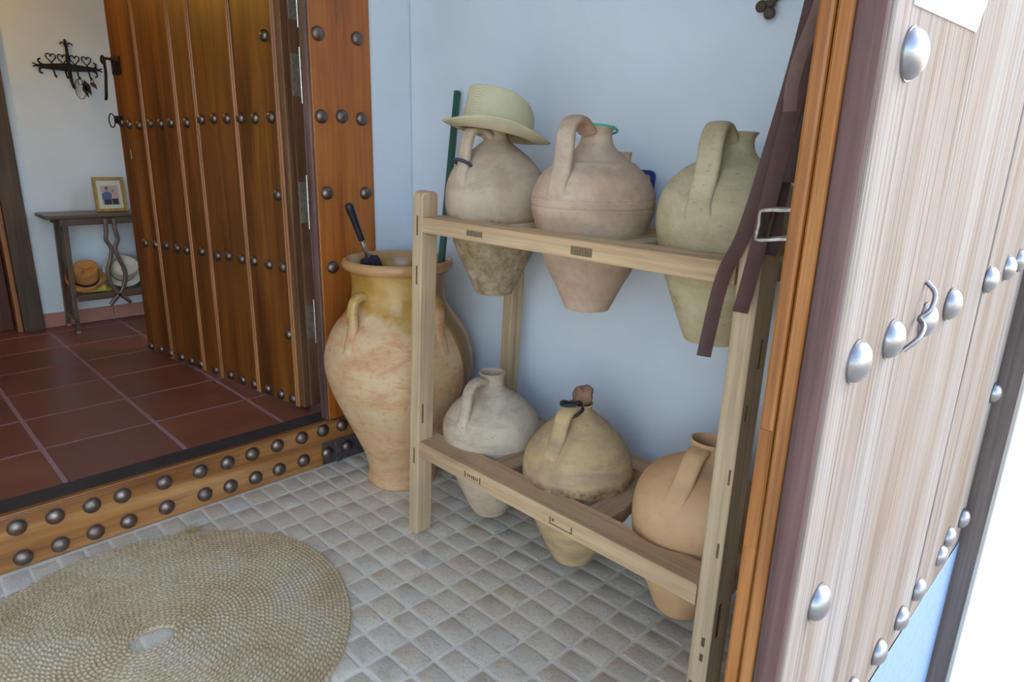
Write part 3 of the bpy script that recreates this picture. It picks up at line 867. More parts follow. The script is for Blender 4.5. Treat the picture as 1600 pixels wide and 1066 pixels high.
def scallop_rail(y0, y1, xa, xb, jugs, rad, z0, z1, inner_plus, name='rail'):
    """rail lying along y between xa (outer) and xb (inner); round bites around each jug"""
    pts_in = []
    n = 90
    for k in range(n + 1):
        y = y0 + (y1 - y0) * k / n
        x = xb
        for jy, r in zip(jugs, rad):
            dy = abs(y - jy)
            if dy < r:
                dx = math.sqrt(r * r - dy * dy)
                if inner_plus:
                    x = min(x, JX - dx)
                else:
                    x = max(x, JX + dx)
        # soften the left end like a hand-cut rail
        pts_in.append((x - RX, y - RY))
    outer = [(xa - RX, y1 - RY), (xa - RX, y0 - RY)]
    pts = pts_in + outer if inner_plus else pts_in + outer
    a = 0.0
    for i in range(len(pts)):
        p, q = pts[i], pts[(i + 1) % len(pts)]
        a += p[0] * q[1] - q[0] * p[1]
    if a < 0:
        pts = pts[::-1]
    return MB().prism(pts, z0, z1, 0.002)
UR = [0.157, 0.167, 0.160]
LR = [0.180, 0.183, 0.180]
fu = obj('front_rail', scallop_rail(0.670, 1.832, RX + 0.003, RX + 0.10, UJ, UR, 1.170, 1.221, True), 'rackwood_y', rack)
fl = obj('front_rail', scallop_rail(0.670, 1.868, RX + 0.002, RX + 0.105, LJ, LR, 0.338, 0.398, True), 'rackwood_y', rack)
obj('back_rail', scallop_rail(0.668, 1.832, 1.885, 1.80, UJ, UR, 1.165, 1.216, False), 'rackwood_y', rack)
obj('back_rail', scallop_rail(0.668, 1.868, 1.885, 1.80, LJ, LR, 0.335, 0.395, False), 'rackwood_y', rack)
def crossbar(yc, w, z0, z1, jugs, rad, x0=1.462, x1=1.812):
    n = 24; lo = []; hi = []
    for k in range(n + 1):
        x = x0 + (x1 - x0) * k / n
        ya, yb = yc - w / 2, yc + w / 2
        for jy, r in zip(jugs, rad):
            d = r * r - (x - JX) ** 2
            if d > 0:
                s = math.sqrt(d)
                if jy < yc: ya = max(ya, jy + s)
                else: yb = min(yb, jy - s)
        lo.append((x - RX, ya - RY)); hi.append((x - RX, yb - RY))
    return MB().prism(lo + hi[::-1], z0, z1, 0.002)
for yc in (1.487, 1.065):
    obj('crossbar', crossbar(yc, 0.085, 0.345, 0.392, LJ, LR, 1.480, 1.795), 'rackwood_x', rack)
    obj('crossbar', crossbar(yc - 0.003, 0.085, 1.175, 1.214, UJ, UR, 1.474, 1.795), 'rackwood_x', rack)
for z0, z1, ya, yb in ((0.34, 0.396, 1.862, 1.822), (1.172, 1.218, 1.832, 1.796), (0.34, 0.396, 0.666, 0.622), (1.172, 1.218, 0.666, 0.622)):
    obj('end_rail', MB().box(0.092, 0.451, min(ya, yb) - RY, max(ya, yb) - RY, z0, z1, 0.003), 'rackwood_x', rack)
# worn inlaid tags and carved mark on the front rails
def worn_tag(parent, y, z, w, h, n, x):
    m = obj('inlaid_tag', MB().box(x - 0.0009, x + 0.0008, y - w / 2, y + w / 2, z - h / 2, z + h / 2), 'mark', parent)
    g = MB()
    rg = random.Random(int(y * 1000))
    for k in range(n):
        yy = y + w / 2 - (k + 0.6) * w / n
        hh = h * rg.uniform(0.5, 0.8)
        g.box(x - 0.0013, x - 0.0008, yy - w / n * 0.16, yy + w / n * 0.16, z - hh / 2, z + hh / 2)
    obj('worn_strokes', g, 'socket', m)
worn_tag(fu, 1.527 - RY, 1.194, 0.072, 0.018, 7, 0.003)
worn_tag(fu, 1.105 - RY, 1.192, 0.072, 0.024, 8, 0.003)
gm = MB()
yA = 1.560 - RY
for k, (dy, hh) in enumerate([(0.0, .022), (0.014, .012), (0.024, .008), (0.034, .010), (0.043, .014), (0.052, .011), (0.062, .010), (0.075, .024)]):
    gm.box(0.0009, 0.0026, yA - dy - 0.0022, yA - dy + 0.0022, 0.368 - hh / 2, 0.368 + hh / 2)
obj('worn_strokes', gm, 'socket', fl)
yB = 1.17 - RY
gm = MB().box(0.0009, 0.0026, yB - 0.085, yB, 0.352, 0.3545).box(0.0009, 0.0026, yB - 0.004, yB, 0.352, 0.374).box(0.0009, 0.0026, yB - 0.089, yB - 0.085, 0.352, 0.374).box(0.0009, 0.0026, yB - 0.018, yB - 0.010, 0.364, 0.372)
obj('carved_mark', gm, 'socket', fl)

# ------------------------------------------------------------------ water jugs
def smooth_prof(pts, sub=5):
    return [(max(p.x, 0.0004), p.y) for p in smooth_pts([Vector((a, b, 0)) for a, b in pts], sub)]

def jug(name, label, x, y, z0, outer, mat, rim_r, wall=0.008, handle=None, az=30, tilt=(0, 0), wob=0.012, seed=0, hw=0.022, group='clay water jugs on the rack'):
    """outer: profile (r, z above base). handle: list of (rho, z). az: degrees left of the direction to the camera"""
    t = thing(name, label, 'jug', (x, y, z0), 0, group)
    t.rotation_euler = (tilt[0], tilt[1], 0)
    pr = smooth_prof(outer)
    top = pr[-1]
    inner = [(top[0] - wall * 0.4, top[1] + 0.003), (top[0] - wall, top[1]), (outer[-2][0] - wall, outer[-2][1]), (outer[-3][0] - wall, outer[-3][1]), (outer[-4][0] - wall, outer[-4][1] - wall), (0.0006, outer[-5][1])]
    prof = [(0.0006, 0.0)] + pr + inner
    obj('body', MB().lathe(prof, 64, wob=wob, seed=seed), mat, t, True)
    d = Vector((-x, -y, 0)).normalized()
    left = Vector((0, 0, 1)).cross(-d)
    a = math.radians(az)
    dirv = d * math.cos(a) + left * math.sin(a)
    nrm = Vector((0, 0, 1)).cross(dirv)
    if handle:
        pts = smooth_pts([dirv * r + Vector((0, 0, z)) for r, z in handle], 7)
        n = len(pts)
        rr = [1.0 + 0.28 * (abs(2 * i / (n - 1) - 1) ** 3) for i in range(n)]
        obj('handle', MB().tube(pts, 1.0, 16, False, (hw, 0.013), nrm, True, True), mat, t, True)
    return t, dirv

def ring_mb(c, r, th, nrm, seg=28, sq=1.0, wobble=0.0):
    nrm = Vector(nrm).normalized(); u = nrm.orthogonal().normalized(); v = nrm.cross(u)
    pts = [Vector(c) + u * (r * math.cos(a)) + v * (r * sq * math.sin(a)) + nrm * wobble * math.sin(2 * a) for a in [2 * PI * k / seg for k in range(seg)]]
    return MB().tube(pts, th, 8, True)

# upper tier
tU1, dv = jug('water_jug', 'greyish clay jug with crusted foot under a straw hat, upper tier', JX, UJ[0], 0.950,
    [(0.064, 0.0), (0.068, 0.006), (0.105, 0.085), (0.140, 0.165), (0.156, 0.225), (0.172, 0.285), (0.176, 0.325), (0.170, 0.375), (0.150, 0.425), (0.112, 0.470), (0.070, 0.502), (0.043, 0.525), (0.038, 0.545), (0.046, 0.562)],
    'jug_a', 0.046, handle=[(0.040, 0.535), (0.075, 0.555), (0.118, 0.545), (0.136, 0.505), (0.143, 0.465), (0.150, 0.43), (0.163, 0.39), (0.162, 0.35)], az=47, seed=1, hw=0.025)
obj('rubber_ring', ring_mb(dv * 0.150 + Vector((0, 0, 0.447)), 0.030, 0.006, Vector((0, 0, 1)) - dv * 0.5), 'rubber', tU1, True)
tU2, dv = jug('water_jug', 'rosy buff clay jug with turquoise cord round its neck, middle of upper tier', JX, UJ[1], 0.972,
    [(0.070, 0.0), (0.073, 0.006), (0.108, 0.080), (0.140, 0.145), (0.166, 0.240), (0.182, 0.292), (0.1865, 0.312), (0.1845, 0.316), (0.187, 0.321), (0.1868, 0.338), (0.1845, 0.342), (0.1855, 0.348), (0.180, 0.366), (0.160, 0.405), (0.128, 0.434), (0.118, 0.443), (0.105, 0.449), (0.082, 0.464), (0.056, 0.488), (0.046, 0.512), (0.046, 0.530), (0.054, 0.545)],
    'jug_b', 0.054, handle=[(0.046, 0.528), (0.080, 0.556), (0.115, 0.558), (0.142, 0.530), (0.148, 0.485), (0.154, 0.43), (0.171, 0.385), (0.178, 0.345), (0.174, 0.31)], az=36, seed=2, hw=0.031)
obj('turquoise_cord', ring_mb((0.004, -0.004, 0.537), 0.054, 0.0032, (0.22, 0.1, 1)), 'turq', tU2, True)
far = Vector((JX, UJ[1], 0)).normalized(); rt = Vector((far.y, -far.x, 0))
sp = far * 0.05 + rt * 0.088
m = MB().tube([sp + Vector((0, 0, 0.41)), sp + Vector((0, 0, 0.455)), sp + Vector((0, 0, 0.476))], [0.026, 0.020, 0.022], 14)
obj('spout', m, 'jug_b', tU2, True)
tU3, dv = jug('water_jug', 'olive buff clay jug partly behind hanging straps, upper tier', JX + 0.012, UJ[2], 0.960,
    [(0.072, 0.0), (0.077, 0.006), (0.108, 0.08), (0.138, 0.160), (0.160, 0.235), (0.174, 0.29), (0.178, 0.325), (0.172, 0.375), (0.150, 0.42), (0.112, 0.455), (0.076, 0.475), (0.056, 0.495), (0.050, 0.518), (0.052, 0.532), (0.059, 0.542)],
    'jug_c', 0.059, handle=[(0.048, 0.525), (0.080, 0.550), (0.112, 0.550), (0.132, 0.520), (0.138, 0.475), (0.149, 0.43), (0.164, 0.39), (0.170, 0.35), (0.165, 0.31)], az=22, seed=3, hw=0.031)
# lower tier
tL1, dv = jug('water_jug', 'grey buff round jug with pale handle beside the oil jar, lower tier', JX, LJ[0], 0.070,
    [(0.062, 0.0), (0.068, 0.006), (0.100, 0.07), (0.134, 0.145), (0.164, 0.225), (0.178, 0.285), (0.184, 0.335), (0.184, 0.365), (0.174, 0.400), (0.146, 0.440), (0.104, 0.476), (0.062, 0.503), (0.046, 0.525), (0.044, 0.555), (0.050, 0.573)],
    'jug_d', 0.050, handle=[(0.044, 0.548), (0.085, 0.558), (0.122, 0.540), (0.138, 0.505), (0.145, 0.465), (0.159, 0.425), (0.171, 0.39), (0.172, 0.35)], az=40, seed=4, hw=0.022)
tL2, dv = jug('water_jug', 'yellowish clay jug stopped with a stone, middle of lower tier', JX, LJ[1], 0.070,
    [(0.066, 0.0), (0.072, 0.006), (0.098, 0.06), (0.128, 0.125), (0.160, 0.205), (0.181, 0.275), (0.187, 0.325), (0.187, 0.352), (0.176, 0.40), (0.148, 0.450), (0.104, 0.498), (0.066, 0.532), (0.044, 0.550), (0.038, 0.562), (0.042, 0.576)],
    'jug_e', 0.042, handle=[(0.036, 0.568), (0.066, 0.570), (0.094, 0.555), (0.108, 0.515), (0.126, 0.475), (0.150, 0.435), (0.158, 0.405)], az=34, seed=5, hw=0.028)
lf = Vector((0, 0, 1)).cross(Vector((JX, LJ[1], 0)).normalized())
obj('black_cord', ring_mb(lf * 0.030 + Vector((-0.015, -0.01, 0.578)), 0.040, 0.0065, (0.25, 0.25, 1), sq=0.8, wobble=0.006), 'rubber2', tL2, True)
obj('black_cord', ring_mb(lf * 0.018 + Vector((-0.04, -0.03, 0.572)), 0.030, 0.0055, (-0.35, -0.2, 1), sq=0.9, wobble=0.008), 'rubber2', tL2, True)
tL3, dv = jug('water_jug', 'smooth orange clay jug tilted behind the nearest rack post, lower tier', JX + 0.002, LJ[2], 0.092,
    [(0.050, 0.0), (0.068, 0.006), (0.096, 0.06), (0.130, 0.13), (0.160, 0.205), (0.178, 0.265), (0.184, 0.320), (0.184, 0.360), (0.174, 0.405), (0.148, 0.445), (0.108, 0.478), (0.070, 0.500), (0.050, 0.52), (0.047, 0.545), (0.054, 0.565)],
    'jug_f', 0.054, handle=[(0.048, 0.545), (0.080, 0.535), (0.104, 0.505), (0.125, 0.465), (0.150, 0.43), (0.164, 0.385), (0.166, 0.35)], az=24, seed=6, hw=0.030, tilt=(0.05, 0.055))

# stone in the neck of the middle lower jug
bm = bmesh.new()
bmesh.ops.create_icosphere(bm, subdivisions=3, radius=0.032)
for v in bm.verts:
    q = v.co.copy()
    v.co += q.normalized() * 0.010 * noise.noise(q * 40) + q.normalized() * 0.006 * noise.noise(q * 90)
    v.co.z *= 1.25
m = MB().frombm(bm)
stn = obj('stone', m, 'stone', None, True, loc=(JX + 0.004, LJ[1] - 0.006, 0.672), rot=(0.4, 0.2, 0.5))
tag(stn, 'small reddish rough stone stuck in the neck of the yellowish jug', 'stone')

# ------------------------------------------------------------------ straw hats
def hat(name, label, loc, rot, crown_r, crown_h, brim_r, mat, band=None, band_mat='band_dark', up=0.03, parent=None, sx=1.0, sy=1.0, pinch=0.02, seed=3, group='straw hats'):
    t = thing(name, label, 'hat', loc, 0, group)
    t.rotation_euler = rot
    cr, ch = crown_r, crown_h
    prof = [(brim_r, 0.0), (brim_r * 0.93, -0.001), (brim_r * 0.8, 0.0), (cr * 1.12, 0.0), (cr * 1.02, 0.004), (cr, 0.016), (cr * 0.985, ch * 0.35), (cr * 0.94, ch * 0.7), (cr * 0.89, ch * 0.92), (cr * 0.84, ch), (cr * 0.7, ch * 1.0), (cr * 0.35, ch * 0.985), (0.0005, ch * 0.98)]
    def shell(off):
        def fn(p, a, r):
            q = Vector(p)
            if r > cr * 1.05:
                k = (r - cr * 1.05) / (brim_r - cr * 1.05)
                q.z += up * k * k * (0.35 + 0.65 * math.sin(a) ** 2) + 0.006 * k * math.sin(3 * a + seed)
            elif q.z > ch * 0.6:
                k = (q.z - ch * 0.6) / (ch * 0.4)
                q.z += pinch * k * math.cos(a) * (r / cr) - 0.35 * pinch * k * math.cos(2 * a)
                q.x += pinch * 0.5 * k * math.cos(2 * a)
            q.z += off
            return q
        return fn
    m = MB()
    outer = smooth_prof(prof, 3)
    m.lathe(outer, 56, sx, sy, 0.01, seed, fn=shell(0.0))
    m.f = [f for f in m.f if len(f) == 4]
    b = obj('hat_body', m, mat, t, True, angle=math.radians(80))
    md = b.modifiers.new('thickness', 'SOLIDIFY'); md.thickness = 0.0035; md.offset = 0
    if band:
        z0, z1 = band
        pr = [(cr * 1.012, z0), (cr * 1.016, (z0 + z1) / 2), (cr * 1.0, z1)]
        m = MB().lathe(pr, 56, sx, sy, 0.01, seed)
        m.f = [f for f in m.f if len(f) == 4]
        bo = obj('hat_band', m, band_mat, t, True)
        md = bo.modifiers.new('thickness', 'SOLIDIFY'); md.thickness = 0.002; md.offset = 1
    return t
tdir = Vector((JX, UJ[0], 0)).normalized()
rdir = Vector((tdir.y, -tdir.x, 0))
# tilt: right side down, seen from the doorway
hat_rot = (Matrix.Rotation(math.radians(10), 4, tdir) @ Matrix.Rotation(math.radians(-5), 4, rdir) @ Matrix.Rotation(math.atan2(rdir.y, rdir.x) + PI, 4, 'Z')).to_euler()
hc = Vector((JX, UJ[0], 0)) - rdir * 0.004
hat('straw_hat', 'pale palm straw hat sitting tilted on the greyish jug', (hc.x, hc.y, 1.490), hat_rot, 0.121, 0.128, 0.186, 'straw', None, up=0.03, sx=1.0, sy=1.04, pinch=0.016)

# ------------------------------------------------------------------ big oil jar
PC = Vector((1.622, 2.272))
jar = thing('oil_jar', 'tall buff oil jar with amber glazed neck and small handles', 'jar', (PC.x, PC.y, 0.0))
po = [(0.150, 0.0), (0.154, 0.010), (0.148, 0.05), (0.166, 0.14), (0.222, 0.27), (0.282, 0.41), (0.310, 0.50), (0.316, 0.57), (0.306, 0.635), (0.276, 0.705), (0.232, 0.765), (0.204, 0.81), (0.194, 0.86), (0.194, 0.915), (0.205, 0.948), (0.224, 0.962), (0.231, 0.978), (0.226, 0.994)]
pr = smooth_prof(po, 5)
pin = [(0.214, 1.000), (0.198, 0.992), (0.184, 0.965), (0.178, 0.92), (0.180, 0.85), (0.196, 0.79), (0.27, 0.68), (0.296, 0.58), (0.27, 0.42), (0.2, 0.26), (0.13, 0.06), (0.0006, 0.04)]
obj('body', MB().lathe([(0.0006, 0.0)] + pr + pin, 72, wob=0.010, seed=11), 'pot', jar, True)
dcam = Vector((-PC.x, -PC.y, 0)).normalized(); dl = Vector((0, 0, 1)).cross(-dcam)
for az in (44, -37, 136, -136):
    a = math.radians(az)
    dv = dcam * math.cos(a) + dl * math.sin(a)
    nrm = Vector((0, 0, 1)).cross(dv)
    pts = smooth_pts([dv * r + Vector((0, 0, z)) for r, z in [(0.190, 0.862), (0.222, 0.868), (0.250, 0.850), (0.262, 0.812), (0.260, 0.765), (0.262, 0.73), (0.278, 0.69), (0.291, 0.645), (0.294, 0.60)]], 6)
    n = len(pts)
    rr = [1.0 + 0.35 * (abs(2 * i / (n - 1) - 1) ** 3) for i in range(n)]
    obj('handle', MB().tube(pts, 1.0, 14, False, (0.021, 0.016), nrm, True, True), 'pot', jar, True)
    m = MB()
# things standing in the jar
def rot_to(d):
    return Vector(d).normalized().to_track_quat('Z', 'Y').to_euler()
bar_top = Vector((1.925, 2.25, 1.671)); bar_mid = Vector((1.762, 2.158, 0.996))
bd = (bar_mid - bar_top).normalized()
bar_bot = bar_top + bd * ((bar_top.z - 0.35) / -bd.z)
L = (bar_top - bar_bot).length
gb = obj('green_stick', MB().box(-0.012, 0.012, -0.012, 0.012, 0, L, 0.002), 'green', None, loc=bar_bot, rot=rot_to(bar_top - bar_bot))
tag(gb, 'dark green painted square stick leaning from the oil jar to the wall', 'stick')
ut = Vector((1.414, 2.300, 1.226)); um = Vector((1.498, 2.300, 1.005))
ud = (um - ut).normalized()
umb = thing('umbrella', 'folded black umbrella standing handle up in the oil jar', 'umbrella', ut + ud * 0.62)
umb.rotation_euler = rot_to(-ud)
LU = 0.62
obj('grip', MB().lathe(smooth_prof([(0.010, LU - 0.155), (0.0125, LU - 0.15), (0.014, LU - 0.08), (0.017, LU - 0.03), (0.017, LU - 0.008), (0.011, LU)], 4), 20), 'black', umb, True)
obj('shaft', MB().lathe([(0.0065, 0.30), (0.0065, LU - 0.15)], 14), 'chrome', umb, True)
obj('collar', MB().lathe([(0.0095, LU - 0.235), (0.0105, LU - 0.22), (0.0095, LU - 0.165)], 14), 'chrome', umb, True)
def fold(p, a, r):
    q = Vector(p)
    s = 1 + 0.22 * math.sin(8 * a + q.z * 9)
    return Vector((q.x * s, q.y * s, q.z))
obj('canopy', MB().lathe(smooth_prof([(0.006, 0.0), (0.016, 0.05), (0.028, 0.2), (0.036, 0.32), (0.034, LU - 0.245), (0.018, LU - 0.232)], 6), 64, fn=fold), 'fabric_black', umb, True)

# ------------------------------------------------------------------ glazed plaque behind the middle jug
def rrect(w, h, r, n=5):
    pts = []
    for cx, cy, a0 in ((w / 2 - r, -h / 2 + r, -PI / 2), (w / 2 - r, h / 2 - r, 0), (-w / 2 + r, h / 2 - r, PI / 2), (-w / 2 + r, -h / 2 + r, PI)):
        for k in range(n + 1):
            a = a0 + PI / 2 * k / n
            pts.append((cx + r * math.cos(a), cy + r * math.sin(a)))
    return pts
plq = thing('ceramic_plaque', 'small blue rimmed yellow glazed plaque behind the middle upper jug', 'plaque', (1.872, 1.335, 1.2185))
plq.rotation_euler = (0, math.radians(8), 0)
ph, pw = 0.176, 0.20
obj('slab', MB().prism([(a, b + ph / 2) for a, b in rrect(pw, ph, 0.022)], 0.0, 0.009, 0.0015, 'x'), 'blue_glaze', plq)
obj('field', MB().prism([(a, b + ph / 2) for a, b in rrect(pw - 0.03, ph - 0.03, 0.012)], -0.0012, -0.0002, 0, 'x'), 'yellow_glaze', plq)
obj('blue_motif', MB().prism([(-0.05, ph - 0.085), (0.0, ph - 0.035), (0.05, ph - 0.085), (0.0, ph - 0.13)][::-1], -0.0022, -0.0013, 0, 'x'), 'blue_glaze', plq)

# ------------------------------------------------------------------ leather straps hanging in front of the rack
def strap(label, pts, w, th, mat, nrm, tilt=None):
    m = MB().tube(smooth_pts(pts, 6), 1.0, 8, False, (w / 2, th / 2), nrm)
    o = obj('leather_strap', m, mat, None, True, angle=math.radians(40))
    return tag(o, label, 'strap', 'brown leather straps by the door')
NV = (0.55, -0.8, 0.12)
strap('longest brown leather strap with its end hanging below the rack rail', [(1.255, 0.500, 1.98), (1.285, 0.532, 1.80), (1.318, 0.566, 1.64), (1.332, 0.602, 1.47), (1.336, 0.640, 1.295), (1.338, 0.672, 1.215), (1.342, 0.688, 1.15), (1.344, 0.700, 1.06), (1.344, 0.706, 1.005)], 0.033, 0.005, 'leather', NV)
strap('brown leather strap whose cut end crosses the nearest rack post', [(1.254, 0.475, 1.98), (1.292, 0.510, 1.78), (1.311, 0.549, 1.62), (1.316, 0.574, 1.48), (1.321, 0.591, 1.36), (1.326, 0.606, 1.25), (1.330, 0.619, 1.17), (1.332, 0.627, 1.125)], 0.034, 0.005, 'leather', NV)
strap('wide dark leather strap at the back of the bundle', [(1.285, 0.500, 1.98), (1.318, 0.530, 1.78), (1.350, 0.560, 1.62), (1.362, 0.585, 1.48), (1.364, 0.600, 1.36), (1.3645, 0.601, 1.29), (1.364, 0.606, 1.25)], 0.052, 0.006, 'leather2', NV)
strap('short curled leather strap hanging beside the orange door edge', [(1.195, 0.452, 1.98), (1.20, 0.474, 1.80), (1.185, 0.490, 1.68), (1.165, 0.500, 1.61), (1.155, 0.503, 1.56), (1.152, 0.500, 1.52)], 0.022, 0.005, 'leather3', NV)
strap('dark leather strap hugging the orange door edge', [(1.299, 0.476, 1.98), (1.319, 0.506, 1.75), (1.331, 0.536, 1.60), (1.334, 0.554, 1.47), (1.337, 0.566, 1.40)], 0.026, 0.005, 'leather2', NV)
# peg above the frame that carries them
peg = thing('strap_peg', 'iron peg high on the porch side of the door lintel carrying the straps', 'peg', (1.26, 0.45, 1.99))
obj('pin', MB().tube(smooth_pts([(0, 0.002, 0), (0, 0.05, -0.006), (0, 0.10, -0.006), (0, 0.125, 0.02)]), 0.009, 8), 'iron_dark', peg, True)
obj('bracket_arm', MB().box(-0.02, 0.02, 0.001, 0.006, -0.02, 1.2, 0.001), 'iron_dark', peg)

# iron wall hook at the top
hk = thing('wall_hook', 'brown trefoil iron hook on the white wall above the rack', 'hook', (1.948, 0.90, 1.875))
m = MB()
for (dy, dz, rx) in ((0.056, -0.028, 0.017), (0.030, -0.048, 0.017), (0.030, -0.020, 0.015)):
    bm = bmesh.new(); bmesh.ops.create_uvsphere(bm, u_segments=16, v_segments=10, radius=1)
    for v in bm.verts:
        v.co = Vector((-0.022 + v.co.x * 0.010, dy + v.co.y * rx, dz + v.co.z * rx * 0.95))
    m.frombm(bm)
obj('trefoil', m, 'iron_brown', hk, True)
obj('stem', MB().tube(smooth_pts([(-0.022, 0.034, -0.026), (-0.022, 0.005, -0.002), (-0.022, -0.03, 0.012), (-0.016, -0.07, 0.03), (-0.001, -0.11, 0.05)]), 0.010, 8), 'iron_brown', hk, True)

# ------------------------------------------------------------------ esparto mat
mat_t = thing('esparto_mat', 'round coiled esparto grass mat with a small hole on the porch floor', 'mat', (MAT_C.x, MAT_C.y, 0.0012))
NA, CW = 1200, 0.0131
coils = 40
NR = coils * 6
vs = []; fs = []
hx, hy = 0.062, 0.046
for i in range(NR + 1):
    s = i / NR
    for k in range(NA):
        a = 2 * PI * k / NA
        e = 1 / math.sqrt((math.cos(a) / hx) ** 2 + (math.sin(a) / hy) ** 2)
        rmax = MAT_R * (1 + 0.012 * math.sin(2 * a + 0.6) + 0.006 * math.sin(5 * a))
        r = e + (rmax - e) * s
        ph_ = s * coils - k / NA            # spiral phase
        fr_ = ph_ - math.floor(ph_)
        prof_h = math.sqrt(max(0.0, 1 - (2 * fr_ - 1) ** 2))
        ci = math.floor(ph_)
        rc = 0.06 + (MAT_R - 0.06) * (ci + 0.5) / coils
        ntw = max(8, round(2 * PI * rc / 0.0175))
        tw = 0.5 + 0.5 * math.sin(ntw * a + fr_ * 3.4 + (ci % 2) * 1.3)
        z = 0.002 + 0.0095 * prof_h * (0.55 + 0.45 * tw) + 0.0012 * noise.noise(Vector((r * math.cos(a) * 30, r * math.sin(a) * 30, 0)))
        if i == 0 or i == NR:
            z = 0.0
        vs.append((r * math.cos(a), r * math.sin(a), z))
for i in range(NR):
    for k in range(NA):
        k2 = (k + 1) % NA
        fs.append((i * NA + k, i * NA + k2, (i + 1) * NA + k2, (i + 1) * NA + k))
me = bpy.data.meshes.new('coiled_braid')
me.from_pydata(vs, [], fs)
me.materials.append(M['esparto'])
me.polygons.foreach_set('use_smooth', [True] * len(me.polygons))
link('coiled_braid', me, mat_t)
rg = random.Random(9)
m = MB()
for k in range(46):
    bx, by = 0.292 + rg.uniform(-0.03, 0.03), 0.508 + rg.uniform(-0.02, 0.012)
    a = rg.uniform(0.5, 2.2); ln = rg.uniform(0.02, 0.055)
    z0 = rg.uniform(0.004, 0.01)
    m.tube([(bx, by, z0), (bx + math.cos(a) * ln * 0.5, by + math.sin(a) * ln * 0.5, z0 + rg.uniform(0.0, 0.012)), (bx + math.cos(a + rg.uniform(-.4, .4)) * ln, by + math.sin(a) * ln, max(0.002, z0 + rg.uniform(-0.01, 0.01)))], 0.0009, 4)
for k in range(150):
    a = rg.uniform(0, 2 * PI); r0 = MAT_R * 0.992; ln = rg.uniform(0.006, 0.02); b = a + rg.choice((-1, 1)) * rg.uniform(0.5, 1.4)
    p = Vector((r0 * math.cos(a), r0 * math.sin(a), rg.uniform(0.003, 0.008)))
    m.tube([p, p + Vector((math.cos(b) * ln, math.sin(b) * ln, -0.002))], 0.0006, 3)
tag(obj('loose_ends', m, 'esparto_straw', mat_t), 'frayed straw ends', None, None, 'stuff')

# ------------------------------------------------------------------ room: console table
CT = Vector((1.255, 5.09, ZI + 0.001))
tb = thing('console_table', 'narrow dark console table with lyre legs below the key rack', 'table', CT)
zt = 0.765
obj('table_top', MB().box(-0.345, 0.345, -0.150, 0.150, zt - 0.024, zt, 0.006), 'table', tb)
obj('apron', MB().box(-0.27, 0.27, -0.128, -0.112, zt - 0.068, zt - 0.0245, 0.002), 'table', tb)
obj('apron', MB().box(-0.27, 0.27, 0.112, 0.128, zt - 0.068, zt - 0.0245, 0.002), 'table', tb)
for sx in (-1, 1):
    for sy in (-1, 1):
        m = MB().prism([(-0.012, -0.012), (0.012, -0.012), (0.012, 0.012), (-0.012, 0.012)], 0, zt - 0.0245, 0.002)
        k = 0.022
        m.v = [(x + sx * (0.262 - k * (z / zt)), y + sy * 0.125, z) for x, y, z in m.v]
        lg = obj('leg', m, 'table', tb)
        obj('foot_cap', MB().box(sx * 0.262 - 0.0135, sx * 0.262 + 0.0135, sy * 0.125 - 0.0135, sy * 0.125 + 0.0135, 0.0, 0.018, 0.002), 'steel', lg)
    for q in range(4):
        yy = -0.075 + q * 0.05
        obj('side_slat', MB().tube([(sx * 0.262, yy, 0.10), (sx * 0.254, yy, 0.4), (sx * 0.244, yy, zt - 0.03)], 0.0055, 6), 'table', tb, True)
    obj('side_rail', MB().box(sx * 0.262 - 0.008, sx * 0.262 + 0.008, -0.112, 0.112, 0.085, 0.105, 0.002), 'table', tb)
obj('shelf', MB().box(-0.238, 0.238, -0.14, 0.14, 0.235, 0.250, 0.003), 'table', tb)
obj('shelf_lip', MB().box(-0.238, 0.238, -0.15, -0.1405, 0.212, 0.256, 0.002), 'table', tb)
for sx in (-1, 1):
    pts = smooth_pts([(sx * 0.024, -0.158, zt - 0.028), (sx * 0.026, -0.158, 0.66), (sx * 0.034, -0.158, 0.60), (sx * 0.012, -0.158, 0.545), (sx * 0.022, -0.158, 0.48), (sx * 0.048, -0.158, 0.40), (sx * 0.046, -0.158, 0.33), (sx * 0.014, -0.158, 0.25), (-sx * 0.02, -0.158, 0.215), (-sx * 0.062, -0.158, 0.17)], 6)
    obj('lyre_bar', MB().tube(pts, 1.0, 8, False, (0.010, 0.013), (0, 1, 0)), 'table', tb, True)

# photo frame on the table
pf = thing('photo_frame', 'gold rope edged photo frame standing on the console table', 'photo frame', (1.318, 5.07, ZI + 0.001 + zt))
pf.rotation_euler = (math.radians(-9), 0, math.radians(-4))
fw, fh, bw = 0.185, 0.225, 0.022
m = MB()
for x0, x1, z0, z1 in ((-fw / 2, fw / 2, 0, bw), (-fw / 2, fw / 2, fh - bw, fh), (-fw / 2, -fw / 2 + bw, bw, fh - bw), (fw / 2 - bw, fw / 2, bw, fh - bw)):
    m.box(x0, x1, -0.008, 0.006, z0, z1, 0.003)
fo = obj('frame', m, 'gold', pf)
m = MB()
def bead_row(p, q, n):
    p = Vector(p); q = Vector(q); d = (q - p) / n; t = (q - p).normalized(); s = Vector((-t.z, 0, t.x))
    for k in range(n):
        c = p + d * (k + 0.5)
        m.tube([c - t * 0.006 - s * 0.006, c + t * 0.006 + s * 0.006], 0.0042, 6)
bead_row((-fw / 2 + 0.008, -0.010, 0.010), (fw / 2 - 0.008, -0.010, 0.010), 13)
bead_row((-fw / 2 + 0.008, -0.010, fh - 0.010), (fw / 2 - 0.008, -0.010, fh - 0.010), 13)
bead_row((-fw / 2 + 0.010, -0.010, 0.014), (-fw / 2 + 0.010, -0.010, fh - 0.014), 16)
bead_row((fw / 2 - 0.010, -0.010, 0.014), (fw / 2 - 0.010, -0.010, fh - 0.014), 16)
